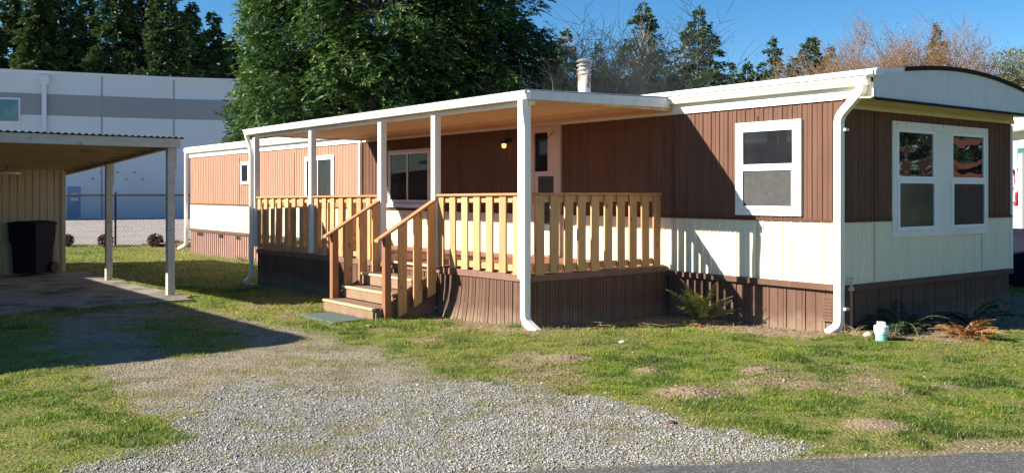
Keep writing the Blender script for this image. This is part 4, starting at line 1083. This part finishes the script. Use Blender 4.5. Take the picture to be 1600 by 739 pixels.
def conifer(x, y, h, rad, label, seed, mat=MCON, n=9000, size=.3, z0=None, base=.1, power=1.0, droop=.25, gap=.5, name='fir_tree', group='trees along the skyline', up=.1):
    rs = np.random.default_rng(seed); z0 = -.3 if z0 is None else z0; rad = rad*1.75; power = power*.85; n = int(n*1.3)
    root = thing(name, (x, y, z0), 0, label, 'tree', group)
    trunk(root, x, y, z0, h*.98, .012*h+.05)
    # whorled limbs, then foliage along each limb
    nb = int(h*16); n = int(n*2.4); size = size*.72; bz = base+(1-base)*rs.random(nb); az = rs.random(nb)*6.283
    br = rad*(1-bz)**power*(.55+.55*rs.random(nb)); br = np.maximum(br, .10*rad*(1-bz)+.05)
    # a few clumps missing
    kp = rs.random(nb) > gap*.18; bz, az, br = bz[kp], az[kp], br[kp]; nb = len(bz)
    w = br**1.1; w /= w.sum(); bi = rs.choice(nb, n, p=w); s = rs.random(n)**.62
    zz_ = bz[bi]*h+br[bi]*(up*s*1.2-droop*s*s)+rs.normal(size=n)*size*.35
    off = rs.normal(size=n)*(.04+.13*br[bi]*(1.1-s))
    ca, sa = np.cos(az[bi]), np.sin(az[bi])
    P = np.stack([x+ca*br[bi]*s-sa*off, y+sa*br[bi]*s+ca*off, z0+np.minimum(zz_, h)], 1)
    D = unit(np.stack([ca-sa*rs.normal(size=n)*.7, sa+ca*rs.normal(size=n)*.7, rs.normal(size=n)*.4-.25], 1))
    V, F = leaves(P, D, size*(.6+.8*rs.random(n)), size*.24, rs)
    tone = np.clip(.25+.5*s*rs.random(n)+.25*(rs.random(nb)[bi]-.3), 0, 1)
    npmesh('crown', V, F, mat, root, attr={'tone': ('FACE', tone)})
    lk = br > .35; lk[0] = True; nb = int(lk.sum()); bz, az, br = bz[lk], az[lk], br[lk]
    e = np.stack([x+np.cos(az)*br*.8, y+np.sin(az)*br*.8, z0+bz*h+br*(up*.9-droop*.6)], 1)
    b0 = np.stack([np.full(nb, x), np.full(nb, y), z0+bz*h], 1)
    if nb < 15 or y > 25: return root
    V, F = prisms(b0, e, .01*br+.012, np.full(nb, .006), 3); npmesh('limbs', V, F, MBARK, root)
    return root
def cedar(x, y, h, rad, label, seed, n_tw=9000, z0=-.3, shape=None, mat=MCED, name='cedar_tree', sz=1.0, zlo=.12):
    """dense tree of drooping flat sprays: limb > twig > many small leaves"""
    rs = np.random.default_rng(seed); root = thing(name, (x, y, z0), 0, label, 'tree', 'trees along the skyline')
    trunk(root, x, y, z0, h*.95, .28)
    nb = 260; t = zlo+(1-zlo)*rs.random(nb); az = rs.random(nb)*6.283
    prof = (1-t**2.4)**.75 if shape is None else shape(t)
    br = rad*prof*(.72+.42*rs.random(nb)); lift = .12+.35*rs.random(nb)
    b0 = np.stack([np.full(nb, x), np.full(nb, y), z0+t*h], 1)
    e = b0+np.stack([np.cos(az)*br*.86, np.sin(az)*br*.86, br*(lift-.12)], 1)
    V, F = prisms(b0, e, .012*br+.02, np.full(nb, .008), 4); npmesh('limbs', V, F, MBARK, root)
    w = br**2; w /= w.sum(); bi = rs.choice(nb, n_tw, p=w); s = .25+.75*rs.random(n_tw)**.55
    r_ = br[bi]*s
    side = rs.normal(size=n_tw)*.16*br[bi]*(1.15-.6*s)
    ca, sa = np.cos(az[bi]), np.sin(az[bi])
    T = np.stack([x+ca*r_-sa*side, y+sa*r_+ca*side, z0+t[bi]*h+r_*lift[bi]-.16*r_*s+rs.normal(size=n_tw)*.34], 1)
    # twig direction: outward, fanned, drooping tips
    TD = unit(np.stack([ca-sa*rs.normal(size=n_tw)*.75, sa+ca*rs.normal(size=n_tw)*.75, -.15+rs.normal(size=n_tw)*.38], 1))
    TL = (.30+.38*rs.random(n_tw))*sz
    k = 15
    q = np.tile(np.linspace(.05, 1, k), n_tw); ti = np.repeat(np.arange(n_tw), k)
    sgn = np.tile(np.where(np.arange(k) % 2 == 0, 1., -1.), n_tw)
    N = unit(np.cross(TD, rs.normal(size=(n_tw, 3))*.45+np.array([0, 0, 1.])))       # in-plane side vector
    dr = np.stack([np.zeros(len(q)), np.zeros(len(q)), -.22*q*q], 1)*TL[ti][:, None]
    P = T[ti]+TD[ti]*(q*TL[ti])[:, None]+dr
    D = unit(TD[ti]*.75+N[ti]*(sgn*(1.05-.8*q))[:, None]+rs.normal(size=(len(q), 3))*.12+np.array([0, 0, -.12]))
    Ln = TL[ti]*(.40-.18*q)*(.7+.5*rs.random(len(q)))
    V, F = leaves(P, D, Ln, Ln*.20, rs, up=np.cross(D, N[ti]))
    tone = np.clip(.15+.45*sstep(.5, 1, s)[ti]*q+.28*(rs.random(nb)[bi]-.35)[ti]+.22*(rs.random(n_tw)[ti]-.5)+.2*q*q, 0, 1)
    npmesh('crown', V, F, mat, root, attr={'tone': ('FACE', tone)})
    return root
def bare(x, y, h, label, seed, mat=MTWIG, z0=-.3, spread=.55, levels=5, nst=5, r0=.10, k=4, name='bare_tree', tmin=.004, group='trees along the skyline', up=.22, buds=None):
    rs = random.Random(seed); S = []
    root = thing(name, (x, y, z0), 0, label, 'tree', group)
    def grow(p, d, L, r, lv):
        seg = 4; q = p
        for i in range(seg):
            d = (d+Vector((rs.gauss(0, .13), rs.gauss(0, .13), rs.gauss(0, .10)+up*.12))).normalized()
            e = q+d*(L/seg); ra = r*(1-.16*i); S.append((q, e, ra, r*(1-.16*(i+1)))); q = e
            if lv > 0 and (i > 0 or lv < levels-1):
                for _ in range(2 if lv > 1 else 3 if lv == 1 else 1):
                    if rs.random() < .72:
                        a = Vector((rs.gauss(0, 1), rs.gauss(0, 1), rs.gauss(0, .6)+up)).normalized()
                        nd_ = (d*(1-spread)+a*spread).normalized(); grow(q, nd_, L*rs.uniform(.55, .82), max(ra*.62, tmin), lv-1)
    for s in range(nst):
        a = 6.283*s/nst+rs.random(); grow(Vector((x+.2*math.cos(a), y+.2*math.sin(a), z0)), Vector((math.cos(a)*.38, math.sin(a)*.38, 1)).normalized(), h*.62*rs.uniform(.8, 1.1), r0, levels-2)
    P0 = np.array([tuple(s[0]) for s in S]); P1 = np.array([tuple(s[1]) for s in S]); R0 = np.array([s[2] for s in S]); R1 = np.array([s[3] for s in S])
    big = R0 > r0*.5
    if big.any() and (~big).any():
        V, F = prisms(P0[big], P1[big], R0[big], R1[big], 6); npmesh('trunk', V, F, mat, root)
    V, F = prisms(P0[~big], P1[~big], R0[~big], R1[~big], 3); npmesh('twigs', V, F, mat, root)
    if buds:
        r2 = np.random.default_rng(seed); tips = P1[R0 < r0*.12]; ix = r2.choice(len(tips), min(buds, len(tips)*3)); n = len(ix)
        P = tips[ix]+r2.normal(size=(n, 3))*.12; D = unit(r2.normal(size=(n, 3)))
        V, F = leaves(P, D, .10, .025, r2); npmesh('buds', V, F, MBUD, root, attr={'tone': ('FACE', r2.random(n))})
    return root
MBUD = leafmat('dry_leaves_and_buds', (.10, .06, .03), (.30, .20, .09), (.42, .33, .16), .3)
MBUD2 = leafmat('pale_catkins', (.10, .11, .05), (.26, .25, .12), (.42, .40, .22), .3)
def tx(px, Y): return (px-800)/FPX*Y
def th(py, Y, z0=-.3): return EYE+(HOR-py)/FPX*Y-z0
# big cedar mass behind the home
Y = 36
cedar(tx(474, 39), 39, 17.5, 2.9, 'tall narrow dark green cedar left of the broad cedar behind the porch roof', 11, 7500, shape=lambda t: (1-t**2.2)**.7*.95+.05)
cedar(tx(592, 36), 36, 19, 5.2, 'broad dark green cedar filling the sky above the porch roof', 12, 20000, shape=lambda t: (1-t**3)**.7)
cedar(tx(735, 38), 38, 20, 3.6, 'dark cedar directly right of the broad cedar', 13, 11500, mat=leafmat('dark_cedar_sprays', (.010, .026, .008), (.045, .085, .02), (.13, .18, .045), .15), shape=lambda t: (1-t**3)**.6)
cedar(tx(416, 43), 43, 14.0, 1.8, 'thin cedar top poking out on the left edge of the cedar group', 14, 3200, shape=lambda t: (1-t**1.4)*.9+.03)
# forest behind the warehouse
rs_ = random.Random(3)
kinds = ['thin dark fir', 'full dark fir', 'ragged dark fir', 'open branched fir']
fl_ = [(-20, 25), (22, 27), (60, 24), (95, 28), (135, 26), (178, 29), (222, 25), (262, 28), (300, 27), (332, 21), (366, 17)]
names_ = ['leftmost tall dark fir above the warehouse office window', 'tall ragged fir above the warehouse downspout, second from the left', 'thin fir right of the warehouse downspout top', 'dense tall fir left of the spire shaped fir', 'spire shaped dark fir over the middle of the left warehouse panel',
 'fullest fir over the warehouse, just left of the small sky gap', 'open fir beside the small sky gap above the warehouse', 'dense fir above the warehouse panel joint', 'tall fir with bare lower trunk, right of the warehouse panel joint', 'slim ragged fir near the right end of the visible parapet', 'short fir tucked between the warehouse firs and the cedar']
for i, (px_, h_) in enumerate(fl_):
    Yt = 96+rs_.uniform(-4, 6)
    conifer(tx(px_, Yt), Yt, h_+rs_.uniform(-5, 3), rs_.uniform(2.6, 3.8), names_[i], 100+i, n=9000, size=.75, base=.1, power=.9, gap=1.8, z0=-.5)
# dim mass of woods behind them
def woods(name, x0, x1, Y0, Y1, zlo, zhi, n, size, mat, label, seed, prof=None):
    rs = np.random.default_rng(seed); x = x0+(x1-x0)*rs.random(n); y = Y0+(Y1-Y0)*rs.random(n)
    top = zhi*(.80+.35*fbm(x, y, .16, seed)) if prof is None else prof(x)
    z = zlo+(top-zlo)*rs.random(n); P = np.stack([x, y, z], 1)
    cl = fbm(x, z, .5, seed+3); k = cl > .40; P = P[k]; n = len(P)
    D = unit(rs.normal(size=(n, 3))+np.array([0, 0, -.3])); V, F = leaves(P, D, size*(.6+.8*rs.random(n)), size*.25, rs)
    o = npmesh(name, V, F, mat, attr={'tone': ('FACE', np.clip(rs.random(n)*.6, 0, 1))}); tag(o, label, 'woods', kind='stuff')
woods('far_woods', -75, -22, 104, 112, 0, 15, 26000, 1.0, MCON, 'dark far woods seen between the trees over the warehouse', 7)
woods('far_woods', 2, 27, 92, 104, 4, 13.8, 60000, .45, leafmat('far_bush', (.02, .03, .012), (.12, .12, .045), (.34, .22, .11), .25), 'brownish far brush along the foot of the skyline right of the flue', 8)
# skyline on the right
conifer(tx(885, 66), 66, th(44, 66), 3.4, 'dark fir rising left of the flue pipe', 201, n=9000, size=.42)
conifer(tx(862, 58), 58, th(70, 58), 2.2, 'small dark fir in the gap between cedar and flue pipe', 202, n=5000, size=.4)
conifer(tx(1004, 74), 74, th(2, 74), 4.8, 'tall sparse fir behind the tangled bare branches', 203, n=9000, size=.40, gap=2, power=.95)
conifer(tx(1091, 72), 72, th(10, 72), 4.4, 'tall pointed dark fir standing clear against the sky', 204, n=11000, size=.40, power=1.0)
conifer(tx(1206, 84), 84, th(57, 84), 3.4, 'mid green fir with a layered crown over the eave', 205, n=7500, size=.45, power=.95)
conifer(tx(1168, 84), 84, th(92, 84), 2.6, 'small bright yellow green fir beside the layered fir', 206, MCON2, n=5500, size=.45)
conifer(tx(1267, 90), 90, th(57, 90), 3.0, 'narrow blue green fir with upswept limbs', 207, n=7500, size=.45, power=.8, up=.3, droop=.1)
conifer(tx(1298, 84), 84, th(71, 84), 2.7, 'faded olive fir right of the narrow blue green fir', 208, MCON2, n=3200, size=.42, power=.95, gap=2.5)
conifer(tx(1238, 92), 92, th(86, 92), 2.2, 'short thin fir between two taller ones over the eave', 209, n=2600, size=.42)
conifer(tx(1464, 88), 88, th(34, 88), 3.0, 'slim dark fir rising out of the bare shrubs above the bowed roof', 210, n=6500, size=.42, power=1.0)
conifer(tx(1146, 88), 88, th(98, 88), 2.2, 'low dark fir at the foot of the skyline', 211, n=3600, size=.45)
conifer(tx(935, 88), 88, th(62, 88), 2.6, 'sparse fir seen through bare branches right of the flue pipe', 212, n=5000, size=.45)
# bare trees
bare(tx(972, 40), 40, 7.5, 'pale tangled bare tree right of the flue pipe', 301, MTWIG, nst=5, levels=6, r0=.085, buds=2500, tmin=.012)
bare(tx(1040, 44), 44, 5.0, 'bare tangled shrub tree left of the pointed dark fir', 302, MTWIG2, nst=8, levels=5, r0=.08, buds=7000, tmin=.018)
bare(tx(880, 38), 38, 4.7, 'bare branches behind and left of the flue pipe', 303, MTWIG, nst=5, levels=6, r0=.06, tmin=.01)
bare(tx(1110, 46), 46, 4.5, 'low bare brush under the pointed dark fir', 304, MTWIG2, nst=9, levels=5, r0=.06, buds=7000, tmin=.018)
bare(tx(830, 37), 37, 5.0, 'bare crooked twigs at the right foot of the cedars', 308, MTWIG, nst=4, levels=6, r0=.05, tmin=.01)
for i, (px_, py_, Yt, lb) in enumerate(((1352, 70, 52, 'leftmost bare reddish shrub above the roof corner'), (1395, 62, 54, 'full bare shrub with rusty buds over the roof corner'), (1432, 66, 50, 'bare shrub just left of the slim dark fir'), (1500, 84, 52, 'low bare shrub right of the slim dark fir'), (1335, 92, 56, 'thin bare shrub over the end of the gutter'))):
    bare(tx(px_, Yt), Yt, th(py_, Yt)*.70, lb, 320+i, MTWIG2, nst=7, levels=6, r0=.06, buds=9000, up=.5, tmin=.013, spread=.5)
bare(tx(1582, 48), 48, 5.6, 'budding olive green tree at the right border', 330, MTWIG, nst=5, levels=6, r0=.08, tmin=.008, up=.5)
# give the budding tree its haze of catkins
rs = np.random.default_rng(9); n = 26000; P = np.clip(rs.normal(size=(n, 3)), -2, 2)*np.array([.75, .8, 1.3])+np.array([tx(1588, 48), 48, 6.6]); P = P[fbm(P[:, 0], P[:, 2], 1.6, 4) > .48]; n = len(P)
V, F = leaves(P, unit(rs.normal(size=(n, 3))), .11, .03, rs)
bt = [o for o in bpy.data.objects if o.get('label', '').startswith('budding olive')][0]
npmesh('crown', V, F, MBUD2, bt, attr={'tone': ('FACE', rs.random(n))})

# trees across the road for the panes to mirror
conifer(30, 26, 13, 3.5, 'dark fir out to the right, mirrored in the end wall window', 401, n=4000, size=.5)
conifer(36, 17, 16, 4.0, 'bigger fir far out to the right, mirrored in the end wall window', 402, n=4000, size=.55)

# ---------------------------------------------------------------- ferns and small plants
def fern(x, y, n, L, label, seed, mats, spread=1.0, name='fern', elev=(.3, 1.2), aim=None, leaf=.16, pairs=26, dens=1, z=None):
    rs = np.random.default_rng(seed); z0 = float(hg(x, y)) if z is None else z
    root = thing(name, (x, y, z0), 0, label, 'fern')
    VV = []; FF = []; T = []; S0 = []; S1 = []; off = 0
    for i in range(n):
        az = rs.random()*6.283 if aim is None else aim[0]+rs.normal()*aim[1]
        el = rs.uniform(*elev); l = L*(.6+.5*rs.random()); steps = 14
        p = np.array([x+rs.normal()*.03, y+rs.normal()*.03, z0]); pts = [p]; e = el
        for s in range(steps):
            d = np.array([math.cos(az)*math.cos(e), math.sin(az)*math.cos(e), math.sin(e)]); p = p+d*l/steps; pts.append(p); e -= (.11+.03*rs.random())*spread
            p = p.copy(); p[2] = max(p[2], z0+.01)
        pts = np.array(pts); S0.append(pts[:-1]); S1.append(pts[1:])
        q = np.linspace(.12, 1, pairs); f = q*steps; ii = np.minimum(f.astype(int), steps-1); fr = (f-ii)[:, None]
        B = pts[ii]*(1-fr)+pts[ii+1]*fr; TD = unit(pts[ii+1]-pts[ii]); sd = unit(np.cross(TD, np.array([0, 0, 1.])+.2*rs.normal(size=3)))
        for sg in (-1, 1):
            D = unit(sd*sg+TD*.45+rs.normal(size=(pairs, 3))*.12); ln = leaf*l/.6*np.sin(np.clip(q*1.05, 0, 1)*math.pi*.93+.18)**.7*(.8+.3*rs.random(pairs))
            ln = np.nan_to_num(np.maximum(ln, .01)); N_up = unit(np.cross(D, TD)+rs.normal(size=(pairs, 3))*.2)
            S = unit(np.cross(D, N_up)); w = ln*.16
            V = np.stack([B, B+D*ln[:, None]*.4+S*w[:, None], B+D*ln[:, None]+np.array([0, 0, -.01]), B+D*ln[:, None]*.4-S*w[:, None]], 1).reshape(-1, 3)
            VV.append(V); FF.append(np.arange(pairs*4).reshape(-1, 4)+off); off += len(V); T.append(np.clip(rs.random()*.5+.5*rs.random(pairs), 0, 1))
    npmesh('fronds', np.concatenate(VV), np.concatenate(FF), mats, root, attr={'tone': ('FACE', np.concatenate(T))})
    S0 = np.concatenate(S0); S1 = np.concatenate(S1); V, F = prisms(S0, S1, np.full(len(S0), .004), np.full(len(S0), .003), 3); npmesh('stems', V, F, MTWIG2, root)
MF1 = leafmat('green_fern', (.07, .10, .02), (.22, .25, .06), (.42, .40, .14), .3)
MF2 = leafmat('rusty_fern', (.14, .06, .02), (.40, .20, .07), (.58, .36, .15), .25)
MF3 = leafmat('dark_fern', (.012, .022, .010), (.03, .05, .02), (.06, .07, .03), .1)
x, y = gp(1096, 507); fern(x, y, 20, .68, 'yellow green sword fern against the brown skirting by the porch corner', 1, MF1, elev=(.7, 1.45), spread=.42, leaf=.10)
x, y = gp(1098, 512); fern(x, y+.05, 12, .36, 'collapsed brown fronds around the foot of the green fern', 9, MF2, elev=(-.1, .5), spread=.6, name='dry_fern', leaf=.09)
x, y = gp(1508, 528); fern(x, y, 16, .46, 'rusty orange dying fern at the foot of the dark end wall', 2, MF2, elev=(.35, 1.3), spread=.6, leaf=.12)
x, y = gp(1415, 520); fern(x+.1, y+.35, 16, .75, 'dark green fern in shade left of the rusty fern', 3, MF3, elev=(.5, 1.3), leaf=.11, spread=.8)
x, y = gp(1545, 515); fern(x, y+.4, 12, .7, 'dark fern in shade right of the rusty fern', 4, MF3, elev=(.4, 1.2), leaf=.1, spread=.8)
def tuft(x, y, n, L, label, seed, mat, wid=.004, name='grass_tuft', el=(.5, 1.4), droop=.16):
    rs = np.random.default_rng(seed); z0 = float(hg(x, y)); root = thing(name, (x, y, z0), 0, label, 'plant'); S0 = []; S1 = []; Rr = []
    for i in range(n):
        az = rs.random()*6.283; e = rs.uniform(*el); l = L*(.6+.5*rs.random()); p = np.array([x+rs.normal()*.04, y+rs.normal()*.04, z0])
        for s in range(9):
            d = np.array([math.cos(az)*math.cos(e), math.sin(az)*math.cos(e), math.sin(e)]); q = p+d*l/9; q[2] = max(q[2], z0+.005); S0.append(p); S1.append(q); Rr.append(wid*(1-s/10)); p = q; e -= droop
    V, F = prisms(S0, S1, Rr, [r*.85 for r in Rr], 3); npmesh('stalks', V, F, mat, root)
x, y = gp(1462, 515); tuft(x, y+.25, 45, .55, 'grey strappy clump hanging over the soil before the dark end wall', 5, paint('grey_stalk', (.16, .14, .12), .8), .005, 'strappy_plant')
x, y = gp(1335, 524); tuft(x, y, 45, .2, 'dry straw tuft beside the foot of the corner downspout', 6, paint('straw', (.45, .33, .18), .8), .003)
x, y = gp(1000, 512); rs = np.random.default_rng(71); S0 = []; S1 = []
for i in range(34):
    cx_, cy_ = x+rs.normal()*.35, y+.12+rs.normal()*.12; a_ = rs.normal()*.7; l = rs.uniform(.08, .34); d = np.array([math.cos(a_), math.sin(a_), rs.normal()*.12])*l; z_ = float(hg(cx_, cy_))+.02+abs(rs.normal())*.02
    m_ = np.array([cx_, cy_, z_]); S0 += [m_-d/2, m_]; S1 += [m_, m_+d/2+np.array([0, 0, .02*rs.normal()])]
V, F = prisms(S0, S1, np.full(len(S0), .006), np.full(len(S0), .004), 4); o = npmesh('dead_twigs', V, F, MTWIG2); tag(o, 'scattered dead twigs on the soil at the inner corner of porch and wall', 'twigs')
x, y = gp(380, 408); tuft(x, y, 60, .32, 'dry weedy tuft before the faded far skirting', 7, paint('straw_weed', (.35, .27, .13), .8), .005)
x, y = gp(700, 506); tuft(x, y, 60, .12, 'bright green tuft at the kicked out skirting boards', 15, paint('green_tuft', (.08, .17, .03), .7), .003)
x, y = gp(805, 512); tuft(x, y, 60, .13, 'bright green tuft at the porch corner post', 16, paint('green_tuft_b', (.08, .17, .03), .7), .003)
for i, (px_, lb) in enumerate(((103, 'small round brown shrub at the fence foot beside the shed'), (165, 'small round brown shrub at the fence foot left of the fence post'), (243, 'small round brown shrub at the fence foot between the carport posts'))):
    xb, yb = tx(px_, 31), 31.; rs = np.random.default_rng(60+i); root = thing('small_shrub', (xb, yb, -.24), 0, lb, 'shrub', 'small shrubs along the fence')
    n = 900; D = unit(rs.normal(size=(n, 3))); P = np.array([xb, yb, -.02])+D*(rs.random((n, 1))**.4)*np.array([.24, .22, .22])
    V, F = leaves(P, unit(D+rs.normal(size=(n, 3))*.5), .07, .02, rs); npmesh('foliage', V, F, leafmat('brown_shrub_%d' % i, (.05, .03, .02), (.14, .08, .045), None, .1), root, attr={'tone': ('FACE', rs.random(n))})
    V, F = prisms([(xb, yb, -.25)], [(xb, yb, .0)], [.02], [.01], 5); npmesh('stem', V, F, MBARK, root)
x, y = tx(272, 31), 31.; rs = np.random.default_rng(70); S0 = []; S1 = []
for i in range(26):
    a = rs.normal()*.35; l = rs.uniform(.3, .9); c = np.array([x+rs.normal()*.5, y+rs.normal()*.15, -.22+abs(rs.normal())*.09]); d = np.array([math.cos(a), math.sin(a), rs.normal()*.15])*l/2; S0.append(c-d); S1.append(c+d)
V, F = prisms(S0, S1, rs.uniform(.012, .04, 26), rs.uniform(.008, .03, 26), 6); o = npmesh('brush_pile', V, F, MTWIG2); tag(o, 'low pile of cut sticks at the fence foot beside the mobile home', 'brush pile')

# ================================================================ SKY, SUN, CAMERA
wd = bpy.data.worlds.new('World'); sc.world = wd; wd.use_nodes = True; t = wd.node_tree
sky = t.nodes.new('ShaderNodeTexSky'); sky.sky_type = 'NISHITA'; sky.sun_disc = False
EL = 28.4; S2 = (-.982, -.188)
sky.sun_elevation = R(EL); sky.sun_rotation = math.atan2(S2[0], S2[1]); sky.air_density = 1.0; sky.dust_density = 0; sky.ozone_density = 4; sky.altitude = 600
bg = t.nodes['Background']; hv = t.nodes.new('ShaderNodeHueSaturation'); hv.inputs['Saturation'].default_value = 1.28; t.links.new(sky.outputs[0], hv.inputs['Color']); t.links.new(hv.outputs[0], bg.inputs[0]); bg.inputs[1].default_value = .062
sd = bpy.data.lights.new('sun', 'SUN'); sd.energy = 5.0; sd.angle = R(.53); sd.color = (1, .93, .82)
so_ = bpy.data.objects.new('sun', sd); COL.objects.link(so_)
ce = math.cos(R(EL)); dv = Vector((-S2[0]*ce, -S2[1]*ce, -math.sin(R(EL)))); so_.rotation_euler = dv.to_track_quat('-Z', 'Y').to_euler(); so_.location = (-20, -5, 20)
cd = bpy.data.cameras.new('camera'); cam = bpy.data.objects.new('camera', cd); COL.objects.link(cam); sc.camera = cam
cam.location = (0, 0, EYE); cam.rotation_euler = (R(90), 0, 0); cd.sensor_width = 36; cd.sensor_fit = 'HORIZONTAL'; cd.lens = 36*FPX/1600; cd.shift_y = -(739/2-HOR)/1600; cd.clip_end = 3000; cd.clip_start = .1
sc.view_settings.view_transform = 'Standard'; sc.view_settings.look = 'None'; sc.view_settings.gamma = 1; sc.view_settings.exposure = 1.3
sc.view_settings.use_curve_mapping = False
